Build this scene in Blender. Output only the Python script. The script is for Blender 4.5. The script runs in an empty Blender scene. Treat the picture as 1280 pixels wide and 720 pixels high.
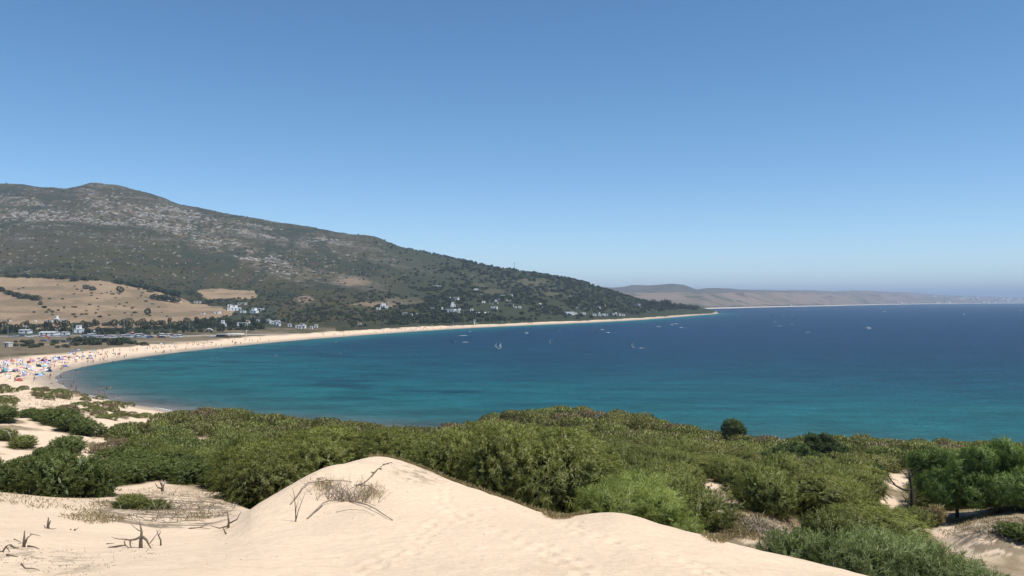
import bpy, bmesh, math, random
import numpy as np
from mathutils import Vector, Matrix

R = math.radians
SC = bpy.context.scene
COL = SC.collection
random.seed(7)
RNG = np.random.default_rng(7)

# ------------------------------------------------------------------ camera
CAMZ, F0, HOR = 30.0, 1000.0, 375.5        # eye height (m), focal length and horizon row in 1280 px units
cam_d = bpy.data.cameras.new('camera')
cam = bpy.data.objects.new('camera', cam_d); COL.objects.link(cam)
cam.location = (0, 0, CAMZ); cam.rotation_euler = (R(90), 0, 0)
cam_d.sensor_width = 36.0; cam_d.lens = 36.0*F0/1280.0
cam_d.shift_y = (HOR-360.0)/1280.0
cam_d.clip_start = 0.2; cam_d.clip_end = 90000.0
SC.camera = cam

# ------------------------------------------------------------------ sky, sun, exposure
SUN_EL, SUN_AZ = R(66), R(122)              # azimuth clockwise from +Y (view direction): from the right, slightly ahead
W = bpy.data.worlds.new('World'); SC.world = W; W.use_nodes = True
nt = W.node_tree; nt.nodes.clear()
sky = nt.nodes.new('ShaderNodeTexSky'); sky.sky_type = 'NISHITA'; sky.sun_disc = False
sky.sun_elevation = SUN_EL; sky.sun_rotation = SUN_AZ
sky.altitude = 0; sky.air_density = 0.7; sky.dust_density = 0.0; sky.ozone_density = 1.6
bg = nt.nodes.new('ShaderNodeBackground'); bg.inputs['Strength'].default_value = 0.120
wo = nt.nodes.new('ShaderNodeOutputWorld')
hs_ = nt.nodes.new('ShaderNodeHueSaturation'); hs_.inputs['Saturation'].default_value = 1.20; hs_.inputs['Hue'].default_value = 0.495; hs_.inputs['Value'].default_value = 1.0
nt.links.new(sky.outputs[0], hs_.inputs['Color']); nt.links.new(hs_.outputs[0], bg.inputs[0]); nt.links.new(bg.outputs[0], wo.inputs[0])
sd_ = bpy.data.lights.new('sun', 'SUN'); sd_.energy = 4.0; sd_.angle = R(0.5); sd_.color = (1.0, 0.95, 0.87)
sun = bpy.data.objects.new('sun', sd_); COL.objects.link(sun)
sv = Vector((math.sin(SUN_AZ)*math.cos(SUN_EL), math.cos(SUN_AZ)*math.cos(SUN_EL), math.sin(SUN_EL)))
sun.rotation_euler = sv.to_track_quat('Z', 'Y').to_euler(); sun.location = (40, 10, 120)
SC.view_settings.view_transform = 'Standard'; SC.view_settings.look = 'None'
SC.view_settings.exposure = 0.32; SC.view_settings.gamma = 1.0; SC.view_settings.use_curve_mapping = False
SC.cycles.max_bounces = 5; SC.cycles.diffuse_bounces = 3; SC.cycles.glossy_bounces = 2
SC.cycles.transmission_bounces = 4; SC.cycles.volume_bounces = 0; SC.cycles.transparent_max_bounces = 8
SC.cycles.use_denoising = True; SC.cycles.caustics_reflective = False; SC.cycles.caustics_refractive = False
HAZE = 0.95e-4

# ------------------------------------------------------------------ helpers
def tag(o, label=None, cat=None, group=None, kind=None):
    if label: o['label'] = label
    if cat: o['category'] = cat
    if group: o['group'] = group
    if kind: o['kind'] = kind
    return o

def link(o, parent=None):
    COL.objects.link(o)
    if parent is not None: o.parent = parent
    return o

def empty(name, loc=(0, 0, 0), rz=0.0, s=1.0):
    o = bpy.data.objects.new(name, None); COL.objects.link(o)
    o.location = loc; o.rotation_euler = (0, 0, rz); o.scale = (s, s, s); o.empty_display_size = 0.2
    return o

def obj(name, me, mat=None, parent=None):
    o = bpy.data.objects.new(name, me)
    if mat is not None and not me.materials: me.materials.append(mat)
    return link(o, parent)

def dup(root, name=None, loc=(0, 0, 0), rz=0.0, s=1.0, label=None, group=None, swap=None):
    r = root.copy(); COL.objects.link(r)
    r.location = loc; r.rotation_euler = (0, 0, rz)
    r.scale = (s, s, s) if isinstance(s, (int, float)) else s
    if label: r['label'] = label
    if group: r['group'] = group
    for ch in root.children:
        c = ch.copy(); COL.objects.link(c); c.parent = r
        for g in ch.children:
            d = g.copy(); COL.objects.link(d); d.parent = c
    return r

def bm_mesh(name, bm, smooth=False):
    me = bpy.data.meshes.new(name); bm.to_mesh(me); bm.free()
    if smooth: me.polygons.foreach_set('use_smooth', np.ones(len(me.polygons), bool))
    return me

def np_mesh(name, V, Q, smooth=False, attrs=None, cols=None):
    """V (n,3), Q (m,k) faces of k corners; attrs: float per vertex; cols: rgb per vertex"""
    V = np.ascontiguousarray(V, np.float32); Q = np.ascontiguousarray(Q, np.int32)
    me = bpy.data.meshes.new(name); n, m, k = len(V), len(Q), Q.shape[1]
    me.vertices.add(n); me.vertices.foreach_set('co', V.ravel())
    me.loops.add(m*k); me.loops.foreach_set('vertex_index', Q.ravel())
    me.polygons.add(m)
    me.polygons.foreach_set('loop_start', np.arange(0, m*k, k, dtype=np.int32))
    me.polygons.foreach_set('use_smooth', np.full(m, smooth, bool))
    for a, v in (attrs or {}).items():
        at = me.attributes.new(a, 'FLOAT', 'POINT'); at.data.foreach_set('value', np.ascontiguousarray(v, np.float32))
    for a, v in (cols or {}).items():
        at = me.attributes.new(a, 'FLOAT_COLOR', 'POINT')
        c = np.ones((n, 4), np.float32); c[:, :3] = v; at.data.foreach_set('color', c.ravel())
    me.update(calc_edges=True); me.validate()
    return me

def _hash(ix, iy, seed):
    h = (ix.astype(np.int64)*374761393 + iy.astype(np.int64)*668265263 + seed*1442695041) & 0xFFFFFFFF
    h = ((h ^ (h >> 13))*1274126177) & 0xFFFFFFFF
    return ((h ^ (h >> 16)) & 0xFFFF)/65535.0

def vnoise(x, y, seed=0):
    ix, iy = np.floor(x), np.floor(y); fx, fy = x-ix, y-iy
    fx = fx*fx*fx*(fx*(fx*6-15)+10); fy = fy*fy*fy*(fy*(fy*6-15)+10)
    a, b = _hash(ix, iy, seed), _hash(ix+1, iy, seed); c, d = _hash(ix, iy+1, seed), _hash(ix+1, iy+1, seed)
    return (a*(1-fx)+b*fx)*(1-fy) + (c*(1-fx)+d*fx)*fy

def fbm(x, y, octv=4, seed=0, gain=0.5):
    t = np.zeros(np.broadcast(x, y).shape); amp, tot = 1.0, 0.0
    for k in range(octv):
        t += amp*vnoise(x*2**k + 17.3*k, y*2**k - 9.1*k, seed+k*13); tot += amp; amp *= gain
    return t/tot

def sstep(x, a, b):
    t = np.clip((x-a)/(b-a), 0, 1); return t*t*(3-2*t)

# ------------------------------------------------------------------ materials
def newmat(name):
    m = bpy.data.materials.new(name); m.use_nodes = True
    t = m.node_tree; return m, t, t.nodes['Principled BSDF']

def setp(b, **kw):
    for k, v in kw.items():
        key = {'rough': 'Roughness', 'spec': 'Specular IOR Level', 'metal': 'Metallic', 'base': 'Base Color'}[k]
        b.inputs[key].default_value = (*v, 1) if k == 'base' else v

def noise_node(t, scale, detail=4, rough=0.6, coord=None, vec_scale=None):
    n = t.nodes.new('ShaderNodeTexNoise'); n.inputs['Scale'].default_value = scale
    n.inputs['Detail'].default_value = detail; n.inputs['Roughness'].default_value = rough
    if coord is not None:
        if vec_scale:
            mp = t.nodes.new('ShaderNodeMapping'); mp.inputs['Scale'].default_value = vec_scale
            t.links.new(coord, mp.inputs['Vector']); t.links.new(mp.outputs[0], n.inputs['Vector'])
        else: t.links.new(coord, n.inputs['Vector'])
    return n

def maprange(t, src, a, b, c, d):
    n = t.nodes.new('ShaderNodeMapRange')
    for i, v in enumerate((a, b, c, d)): n.inputs[i+1].default_value = v
    t.links.new(src, n.inputs[0]); return n

def vmul(t, a, b):
    n = t.nodes.new('ShaderNodeVectorMath'); n.operation = 'MULTIPLY'
    t.links.new(a, n.inputs[0]); t.links.new(b, n.inputs[1]); return n

def plain(name, col, rough=0.6, spec=0.3, vary=0.12, scale=3.0, metal=0.0):
    m, t, b = newmat(name); setp(b, rough=rough, spec=spec, metal=metal)
    tc = t.nodes.new('ShaderNodeTexCoord'); n = noise_node(t, scale, 3, 0.6, tc.outputs['Object'])
    mr = maprange(t, n.outputs[0], 0.3, 0.7, 1-vary, 1+vary)
    rgb = t.nodes.new('ShaderNodeRGB'); rgb.outputs[0].default_value = (*col, 1)
    mu = vmul(t, rgb.outputs[0], mr.outputs[0]); t.links.new(mu.outputs[0], b.inputs['Base Color'])
    return m

def ground_mat(name, fine, bump_scale, bump_dist, bump_str=0.6, vary=0.18, second=None):
    """reads the soil colour stored on the mesh, breaks it up with fine noise, adds grain in the normal"""
    m, t, b = newmat(name); setp(b, rough=0.95, spec=0.12)
    at = t.nodes.new('ShaderNodeAttribute'); at.attribute_name = 'soil'
    geo = t.nodes.new('ShaderNodeNewGeometry')
    n = noise_node(t, fine, 6, 0.7, geo.outputs['Position'])
    mr = maprange(t, n.outputs[0], 0.25, 0.75, 1-vary, 1+vary)
    mu = vmul(t, at.outputs['Color'], mr.outputs[0]); t.links.new(mu.outputs[0], b.inputs['Base Color'])
    bn = noise_node(t, bump_scale, 5, 0.6, geo.outputs['Position'])
    bp = t.nodes.new('ShaderNodeBump'); bp.inputs['Strength'].default_value = bump_str; bp.inputs['Distance'].default_value = bump_dist
    t.links.new(bn.outputs[0], bp.inputs['Height']); t.links.new(bp.outputs[0], b.inputs['Normal'])
    return m

def leaf_mat(name, ca, cb, transl=0.3, rough=0.6, gloss=0.05):
    m = bpy.data.materials.new(name); m.use_nodes = True; t = m.node_tree; t.nodes.clear()
    at = t.nodes.new('ShaderNodeAttribute'); at.attribute_name = 'tint'
    oi = t.nodes.new('ShaderNodeObjectInfo')
    mx = t.nodes.new('ShaderNodeMix'); mx.data_type = 'RGBA'
    mx.inputs[6].default_value = (*ca, 1); mx.inputs[7].default_value = (*cb, 1)
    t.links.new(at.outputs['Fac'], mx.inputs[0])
    mr = maprange(t, oi.outputs['Random'], 0, 1, 0.8, 1.22)
    mu = vmul(t, mx.outputs[2], mr.outputs[0])
    d = t.nodes.new('ShaderNodeBsdfDiffuse'); tr = t.nodes.new('ShaderNodeBsdfTranslucent'); gl = t.nodes.new('ShaderNodeBsdfGlossy')
    gl.inputs['Roughness'].default_value = 0.5; gl.inputs['Color'].default_value = (0.6, 0.6, 0.55, 1)
    t.links.new(mu.outputs[0], d.inputs[0]); t.links.new(mu.outputs[0], tr.inputs[0])
    a = t.nodes.new('ShaderNodeMixShader'); a.inputs[0].default_value = transl
    t.links.new(d.outputs[0], a.inputs[1]); t.links.new(tr.outputs[0], a.inputs[2])
    g = t.nodes.new('ShaderNodeMixShader'); g.inputs[0].default_value = gloss
    t.links.new(a.outputs[0], g.inputs[1]); t.links.new(gl.outputs[0], g.inputs[2])
    o = t.nodes.new('ShaderNodeOutputMaterial'); t.links.new(g.outputs[0], o.inputs[0])
    return m

# ------------------------------------------------------------------ plan of the place
def W2(u, Y): return ((np.asarray(u)-640.0)/F0*np.asarray(Y), np.asarray(Y))
def shoreY(py): return CAMZ*F0/(py-HOR)

near_shore = [(2600, 90), (1700, 128), (1280, 148), (900, 163), (640, 176), (490, 184), (350, 196), (270, 203)]
left_px = [(230, 517.5), (200, 511), (175, 507.5), (150, 503), (125, 498), (102, 492), (84, 486), (74, 480.5), (68, 475), (69, 470), (77, 465.5), (92, 461),
           (115, 456), (150, 450), (200, 443), (260, 436), (320, 430), (380, 424.5), (440, 420), (520, 414), (600, 409.3),
           (680, 405.8), (740, 403.2), (800, 400), (840, 396.8), (870, 394.3), (893, 392.6)]
shore = near_shore + [(u, shoreY(p)) for u, p in left_px] + [(900, 1840), (893, 2050), (850, 2500), (760, 3300), (640, 6000), (2600, 6000)]
SP = np.array([W2(u, Y) for u, Y in shore], float)
def chaikin(P, it, keep=6):
    for _ in range(it):
        Q = [P[0]]
        for a, b in zip(P[:-1], P[1:]): Q += [a*.75+b*.25, a*.25+b*.75]
        Q.append(P[-1]); P = np.array(Q)
    return P
SP = chaikin(SP, 2)

def seg_dist(X, Y, P):
    best = np.full(X.shape, 1e12)
    for a, b in zip(P[:-1], P[1:]):
        d = b-a; L = d@d
        t = np.clip(((X-a[0])*d[0] + (Y-a[1])*d[1])/L, 0, 1)
        np.minimum(best, (X-a[0]-t*d[0])**2 + (Y-a[1]-t*d[1])**2, out=best)
    return np.sqrt(best)

def in_poly(X, Y, P):
    ins = np.zeros(X.shape, bool)
    for a, b in zip(P, np.roll(P, -1, 0)):
        if a[1] == b[1]: continue
        c = ((a[1] > Y) != (b[1] > Y)) & (X < (b[0]-a[0])*(Y-a[1])/(b[1]-a[1]) + a[0])
        ins ^= c
    return ins

def shore_sd(X, Y):          # + on land, - in the water
    d = seg_dist(X, Y, SP[:-1]); return np.where(in_poly(X, Y, SP), -d, d)

# loft curves: for azimuth u the ground passes row py at depth Y
def pchip(x, y, xi):
    h = np.diff(x); d = np.diff(y)/h; m = np.zeros_like(y)
    for k in range(1, len(x)-1):
        if d[k-1]*d[k] > 0:
            w1, w2 = 2*h[k]+h[k-1], h[k]+2*h[k-1]; m[k] = (w1+w2)/(w1/d[k-1]+w2/d[k])
    m[0], m[-1] = d[0], d[-1]
    i = np.clip(np.searchsorted(x, xi)-1, 0, len(x)-2); t = np.clip((xi-x[i])/h[i], 0, 1); H = h[i]
    return (2*t**3-3*t**2+1)*y[i] + (t**3-2*t**2+t)*H*m[i] + (-2*t**3+3*t**2)*y[i+1] + (t**3-t**2)*H*m[i+1]
def C(pairs):
    a = np.array(pairs, float)
    if len(a) < 3: return lambda u: np.interp(u, a[:, 0], a[:, 1])
    return lambda u: pchip(a[:, 0], a[:, 1], np.clip(np.asarray(u, float), a[0, 0], a[-1, 0]))
def Z2P(z, Y): return HOR + (CAMZ-z)/Y*F0
CREST_P = [(-900, 600), (-400, 612), (0, 632), (60, 640), (120, 652), (200, 666), (250, 664), (290, 652), (330, 626), (365, 609), (400, 593.5), (440, 577), (470, 571.5), (490, 573), (510, 578.5), (535, 588),
           (560, 600), (600, 613), (640, 628), (675, 641), (705, 648), (735, 644), (770, 641.5), (795, 646), (820, 655), (870, 668), (960, 691), (1090, 722), (1280, 768), (1700, 880), (2400, 1060)]
near_curves = [   # (py(u), Y(u))
    (C([(-2000, Z2P(28.3, 1.0)), (3000, Z2P(28.3, 1.0))]), C([(0, 1.0)])),
    (C([(-2000, Z2P(28.2, 2.2)), (3000, Z2P(28.2, 2.2))]), C([(0, 2.2)])),
    (C([(-900, 830), (0, 812), (640, 800), (1280, 830), (2400, 1100)]), C([(0, 6)])),
    (C([(-900, 735), (0, 722), (300, 716), (640, 712), (900, 722), (1090, 748), (1280, 795), (1700, 930), (2400, 1080)]), C([(-900, 10), (200, 10), (470, 11.5), (1000, 11), (1280, 10), (1700, 8), (2400, 8)])),
    (C([(-900, 660), (0, 676), (120, 690), (250, 690), (330, 672), (400, 652), (470, 640), (560, 650), (640, 664), (770, 676), (870, 694), (960, 708), (1090, 733), (1280, 780), (1700, 905), (2400, 1075)]),
     C([(-900, 14), (0, 13.6), (200, 13.4), (300, 14.5), (470, 18), (640, 16), (900, 14), (1280, 12), (1700, 9), (2400, 9)])),
    (C(CREST_P), C([(-900, 20), (0, 19), (200, 18), (300, 20), (400, 24.5), (470, 27.5), (640, 23), (770, 20.5), (960, 17.5), (1090, 15.5), (1280, 13.5), (1700, 10.5), (2400, 10)])),
    (C([(-900, 600), (0, 611), (100, 616), (150, 616), (220, 618), (290, 627), (330, 644), (370, 640), (400, 628), (470, 606), (530, 625), (580, 640), (640, 650), (700, 660), (770, 676), (860, 694), (960, 716), (1090, 752), (1180, 760), (1280, 775), (1700, 860), (2400, 980)]),
     C([(-900, 36), (200, 35), (290, 33), (400, 34), (470, 36), (560, 29), (640, 26.5), (770, 24), (900, 21), (1090, 19), (1280, 17), (2400, 14)])),
    (C([(-900, 590), (0, 598), (100, 596), (200, 600), (290, 607), (400, 608), (470, 600), (560, 618), (640, 625), (770, 645), (860, 655), (900, 645), (950, 648), (1000, 672), (1090, 700), (1180, 690), (1230, 668), (1280, 662), (1400, 670), (2400, 760)]),
     C([(-900, 46), (300, 44), (470, 42), (640, 38), (770, 34), (900, 34), (1090, 29), (1200, 30), (1280, 31), (2400, 26)])),
    (C([(-900, 552), (0, 556), (100, 565), (200, 578), (300, 582), (470, 588), (640, 598), (770, 605), (900, 612), (1000, 625), (1100, 640), (1200, 640), (1280, 632), (2400, 650)]), C([(-900, 64), (0, 64), (640, 60), (1100, 46), (1280, 46), (2400, 46)])),
    (C([(-900, 515), (0, 520), (100, 532), (200, 546), (300, 552), (400, 556), (500, 558), (640, 551), (770, 553), (850, 563), (950, 576), (1100, 582), (1280, 588), (2400, 600)]), C([(-900, 100), (700, 100), (1280, 85), (2400, 75)])),
    (C([(-900, 496), (0, 500), (60, 502), (100, 508), (200, 524), (260, 525), (300, 529), (350, 534), (430, 540), (490, 549), (560, 550), (600, 540), (640, 524), (700, 523), (760, 527), (820, 538), (860, 548), (900, 556), (960, 564), (1050, 562), (1100, 565), (1200, 566), (1280, 573), (2400, 600)]),
     C([(-900, 150), (0, 150), (300, 145), (640, 142), (900, 128), (1280, 112), (2400, 82)])),
    (C([(-900, 482), (0, 484), (60, 486), (100, 494), (150, 505), (230, 521), (300, 533), (490, 548), (640, 552), (900, 566), (1280, 585), (2400, 640)]),
     C([(-900, 200), (0, 196), (150, 186), (230, 176), (300, 168), (640, 158), (900, 145), (1280, 130), (2400, 92)])),
]
FOOT_Y = near_curves[-1][1]
RIDGE_P = [(-900, 240), (-300, 236), (0, 231.5), (15, 229.8), (30, 229), (45, 231), (60, 234), (80, 236.5), (95, 233), (110, 230.5), (130, 233), (150, 235.5), (180, 242), (205, 250), (222, 256.5),
           (250, 262), (300, 271), (340, 279), (400, 288), (440, 294), (466, 296), (480, 300), (500, 308), (540, 317.5), (600, 328.5), (640, 335), (680, 342), (720, 350.5), (750, 360), (780, 369), (810, 377), (840, 381.5), (870, 384), (885, 387), (895, 389.3), (905, 391)]
far_curves = [
    ('z', C([(0, 2.6), (840, 2.6), (880, 1.8), (900, 1.0)]), C([(-1000, 380), (0, 400), (100, 450), (160, 470), (240, 514), (320, 575), (440, 705), (520, 800), (600, 920), (700, 1080), (800, 1330), (860, 1580), (895, 1790), (910, 1840)])),
    ('p', C([(-300, 413), (0, 411), (100, 411), (200, 405), (260, 402), (320, 400), (440, 400), (520, 400), (600, 397), (700, 393.5), (800, 389.5), (860, 388.6), (895, 390.6), (910, 391.2)]), C([(-300, 640), (0, 640), (100, 670), (200, 720), (260, 760), (320, 800), (440, 850), (520, 920), (600, 1020), (700, 1180), (800, 1420), (860, 1650), (895, 1802), (910, 1850)])),
    ('p', C([(-300, 343), (0, 345), (100, 347), (150, 352), (200, 363), (250, 371), (320, 369), (440, 370), (520, 372), (600, 372), (700, 375), (800, 384), (860, 387.3), (895, 390.3), (910, 391.1)]), C([(0, 1100), (200, 1080), (320, 1100), (440, 1100), (520, 1150), (600, 1220), (700, 1320), (800, 1520), (860, 1700), (895, 1806), (910, 1854)])),
    ('p', C([(-300, 290), (0, 288), (100, 292), (200, 305), (300, 322), (400, 333), (500, 343), (600, 351), (700, 362.5), (800, 380), (860, 385.5), (895, 389.8), (910, 391.05)]), C([(0, 1560), (400, 1500), (600, 1460), (700, 1460), (800, 1600), (860, 1740), (895, 1812), (910, 1858)])),
    ('p', C(RIDGE_P), C([(0, 2200), (300, 2150), (500, 2000), (650, 1800), (750, 1700), (800, 1700), (860, 1780), (895, 1822), (910, 1864)])),
]

# ------------------------------------------------------------------ terrain grid (fan of rays from the viewpoint, log spaced in depth)
GU = np.concatenate([np.linspace(-900, -150, 100), np.linspace(-145, 1425, 1120), np.linspace(1432, 2400, 110)])
def lg(a, b, d): return np.exp(np.arange(math.log(a), math.log(b), d))
GY = np.concatenate([lg(1.0, 6, .035), lg(6, 60, .0052), lg(60, 320, .0075), lg(320, 900, .007), lg(900, 2500, .0048), lg(2500, 5200, .03)])
NU, NY = len(GU), len(GY)
LY = np.log(GY)
def smooth_u(A, n=2):
    for _ in range(n):
        A = A.copy(); A[1:-1] = (A[:-2]+2*A[1:-1]+A[2:])/4
    return A
def curve_tables():
    nc = [(smooth_u(p(GU), 20 if k == 5 else 90), smooth_u(y(GU), 500)) for k, (p, y) in enumerate(near_curves)]
    fc = []
    for kind, p, y in far_curves:
        P, Yv = p(GU), y(GU)
        if kind == 'z': P = HOR + (CAMZ-P)/Yv*F0
        fc.append((smooth_u(P, 2), smooth_u(Yv, 2)))
    P, Yv = fc[-1]; zr = CAMZ-(P-HOR)/F0*Yv
    fc.append((HOR+(CAMZ-zr*.7)/(Yv*1.3)*F0, Yv*1.3))
    fc.append((HOR+(CAMZ-np.maximum(zr*.35, .5))/5300*F0, np.full(NU, 5300.)))
    return nc, fc
NC, FC = curve_tables()
ZN = np.zeros((NU, NY)); ZF = np.zeros((NU, NY))
for i in range(NU):
    ly = np.log(np.array([c[1][i] for c in NC])); pp = np.array([c[0][i] for c in NC])
    lc = np.minimum(LY, ly[-1])
    ZN[i] = CAMZ-(pchip(ly, np.log(pp-300), lc)*0 + np.exp(pchip(ly, np.log(pp-300), lc))+300-HOR)/F0*np.exp(lc)
    ly = np.log(np.array([c[1][i] for c in FC])); pp = np.array([c[0][i] for c in FC])
    lc = np.maximum(LY, ly[0])
    zf = CAMZ-(pchip(ly, pp, lc)-HOR)/F0*np.exp(lc)
    ZF[i] = zf
UU, YY = np.meshgrid(GU, GY, indexing='ij'); XX = (UU-640)/F0*YY
SD = np.full((NU, NY), 60.0)
jj = np.searchsorted(GY, 70)
SD[:, jj:] = shore_sd(XX[:, jj:], YY[:, jj:])
beach = np.where(SD > 0, 2.6*(1-np.exp(-SD/22.0)), np.maximum(-5, SD*.06))
fy = FOOT_Y(GU)[:, None]
wn = np.minimum(sstep(SD, 8, 26), 1-sstep(YY, fy, fy+26))
BW = np.interp(YY, [400, 600, 900, 1200, 1800], [44, 27, 16, 10, 5])
wf = sstep(SD, BW*.3, BW*1.0)*sstep(YY, 330, 420)
mt = np.clip(ZF/350, 0, 1)
far_n = (fbm(XX/260, YY/260, 5, 3)-.5)*2; far_f = (fbm(XX/60, YY/60, 4, 9)-.5)*2
ZF = ZF + far_n*14*mt**.7*(ZF > 6) + far_f*5*mt**.6
# low golden hill: a soft fold
beach = beach + (fbm(XX/25, YY/25, 3, 5)-.5)*.5*sstep(SD, 4, 20)
dune_n = (fbm(XX/7, YY/7, 4, 21)-.5)
veg_zone = sstep(YY, NC[6][1][:, None]*.98, NC[6][1][:, None]*1.25)
ZN = ZN + dune_n*1.5*veg_zone + (fbm(XX/2.2, YY/2.2, 3, 31)-.5)*.35*veg_zone
# foreground sand: very soft undulation, wind scallops and old footprints
ZN = ZN + (1-veg_zone)*sstep(YY, 4, 8)*((fbm(XX/1.6, YY/1.6, 3, 41)-.5)*.10 + (fbm(XX/.42, YY/.42, 2, 43)-.5)*.034)
GZ = beach*(1-wn)+ZN*wn
GZ = GZ*(1-wf)+np.where(SD > 0, ZF, beach)*wf
# old, half blown over footprints: two wandering trails of soft pits
fr_ = random.Random(15)
def footprint_trail(u0, Y0, u1, Y1, n):
    global GZ
    for k in range(n):
        f = k/n; Y = Y0+(Y1-Y0)*f+fr_.uniform(-.08, .08); x = ((u0-640)/F0*Y0)*(1-f)+((u1-640)/F0*Y1)*f+(.13 if k % 2 else -.13)+.4*math.sin(f*7)+fr_.uniform(-.06, .06)
        j0, j1 = np.searchsorted(GY, [Y-.6, Y+.6]); i0, i1 = np.searchsorted(GU, [640+F0*(x-.6)/Y, 640+F0*(x+.6)/Y])
        dx, dy = XX[i0:i1, j0:j1]-x, YY[i0:i1, j0:j1]-Y; a = dx*dx/.013+dy*dy/.034
        GZ[i0:i1, j0:j1] += -fr_.uniform(.022, .045)*np.exp(-a)+.010*np.exp(-((np.sqrt(a)-1.5)**2)*3)
footprint_trail(760, 9.5, 545, 23.5, 42); footprint_trail(330, 9.8, 640, 20.5, 36); footprint_trail(900, 11, 700, 19, 26)
def add_bump(u, py_y, rad, h):      # small hummock of sand, plan radius and height
    global GZ
    x, y = (u-640)/F0*py_y, py_y
    GZ = GZ + h*np.exp(-((XX-x)**2+(YY-y)**2)/rad**2)
add_bump(432, 23.0, 1.1, .22); add_bump(405, 22.2, .8, .16); add_bump(185, 18.5, .8, .05)
GP = HOR+(CAMZ-GZ)/YY*F0

def zat(u, Y):
    u = np.asarray(u, float); Y = np.asarray(Y, float)
    i = np.clip(np.searchsorted(GU, u)-1, 0, NU-2); j = np.clip(np.searchsorted(GY, Y)-1, 0, NY-2)
    a = np.clip((u-GU[i])/(GU[i+1]-GU[i]), 0, 1); b = np.clip((Y-GY[j])/(GY[j+1]-GY[j]), 0, 1)
    return (GZ[i, j]*(1-a)+GZ[i+1, j]*a)*(1-b)+(GZ[i, j+1]*(1-a)+GZ[i+1, j+1]*a)*b
def place(u, Y, dz=0.0):
    return Vector(((u-640)/F0*Y, Y, float(zat(u, Y))+dz))
def hit(u, py, ymin=3.0, dz=0.0):
    """first ground point seen from the viewpoint along the ray through (u, py)"""
    i = int(np.clip(np.searchsorted(GU, u), 0, NU-1)); col = GP[i]
    ok = np.where((GY > ymin) & (col <= py))[0]
    if not len(ok): return None
    j = ok[0]
    if j > 0 and col[j-1] > py:
        f = (col[j-1]-py)/(col[j-1]-col[j]); Y = GY[j-1]+f*(GY[j]-GY[j-1])
    else: Y = GY[j]
    return place(u, Y, dz)
def at_sea(u, py, z=0.0):
    Y = (CAMZ-z)*F0/(py-HOR); return Vector(((u-640)/F0*Y, Y, z))
def U_of(p): return 640+F0*p[0]/p[1]
def P_of(p): return HOR+(CAMZ-p[2])/p[1]*F0
def poly_mask(Uv, Pv, pts):
    return in_poly(Uv, Pv, np.array(pts, float))

# ------------------------------------------------------------------ soil colours (what the ground is made of)
def mixc(A, col, w): return A*(1-w[..., None])+np.array(col)*w[..., None]
SAND = (.705, .540, .378)
soil = np.broadcast_to(np.array(SAND), (NU, NY, 3)).copy()
n_big = fbm(XX/9, YY/9, 4, 51); n_mid = fbm(XX/1.7, YY/1.7, 4, 52); n_fin = fbm(XX/.45, YY/.45, 3, 53)
soil *= (0.93+.14*n_mid)[..., None]
soil = mixc(soil, (.56, .415, .27), sstep(n_fin*.5+n_big*.5, .50, .66)*.30)
# wet sand along the water, drier higher up
soil = mixc(soil, (.21, .175, .14), 1-sstep(SD+(fbm(XX/14, YY/14, 3, 54)-.5)*6, .5, 6.5))
soil = mixc(soil, (.40, .32, .235), .7*(1-sstep(SD, 4, 13)))
# litter, dry grass and debris between the shrubs behind the foreground dune
LITTER, DRY = (.165, .125, .07), (.27, .205, .11)
left = 1-sstep(UU, 150, 330)
lit_amt = veg_zone*(1-sstep(SD, 14, 40)*0)*sstep(SD, 10, 30)
thr = .30+.28*left
patch = sstep(n_big*.62+n_mid*.38, thr-.05, thr+.07)
near_zone = (YY < fy+22)
lw = lit_amt*patch*near_zone
soil = mixc(soil, LITTER, lw*(.55+.45*n_fin)); soil = mixc(soil, DRY, lw*sstep(n_fin, .5, .65)*.7)
sand_patches = [   # (u, py, ru, rp, strength) open sand that shows between the shrubs
    (890, 603, 11, 10, 1), (925, 590, 8, 9, .7), (1122, 600, 20, 11, 1), (1110, 630, 13, 9, 1), (1100, 655, 12, 10, .8), (1238, 672, 75, 28, .95), (965, 672, 46, 22, .75),
    (205, 632, 85, 22, .8), (40, 555, 50, 20, 1), (150, 520, 70, 22, 1), (110, 575, 20, 14, 1), (250, 552, 22, 5, .7), (800, 551, 18, 5, .8), (365, 521, 14, 4, 1), (165, 578, 20, 8, .6), (60, 500, 60, 8, .6)]
for u, p, ru, rp, s in sand_patches:
    d = ((UU-u)/ru)**2+((GP-p)/rp)**2
    w = s*(1-sstep(np.sqrt(d)+(n_mid-.5)*.9, .65, 1.15))*near_zone*veg_zone
    soil = mixc(soil, SAND, w)
cy = NC[5][1][:, None]
# mottled slopes: debris streaks over sand
for u, p, ru, rp in [(205, 640, 100, 26), (955, 668, 70, 26), (1255, 672, 70, 26)]:
    d = np.sqrt(((UU-u)/ru)**2+((GP-p)/rp)**2)
    st = fbm((XX+.4*YY)/.7, YY/.30, 5, 61, .62)
    soil = mixc(soil, (.20, .155, .10), (1-sstep(d, .75, 1.1))*sstep(st, .40, .52)*.9*near_zone*sstep(YY, cy*1.03, cy*1.10))
# grass fringe right behind the crest of the foreground dune
cy = NC[5][1][:, None]
fr = sstep(YY, cy*1.015, cy*1.06)*sstep(UU, 455, 480)*near_zone
soil = mixc(soil, (.25, .185, .095), fr*(1-veg_zone)*(.6+.4*n_fin))
soil = mixc(soil, (.30, .235, .14), sstep(YY, cy*.985, cy*1.01)*(1-sstep(YY, cy*1.05, cy*1.1))*sstep(UU, 470, 490)*(1-sstep(UU, 640, 700))*.8)
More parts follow.
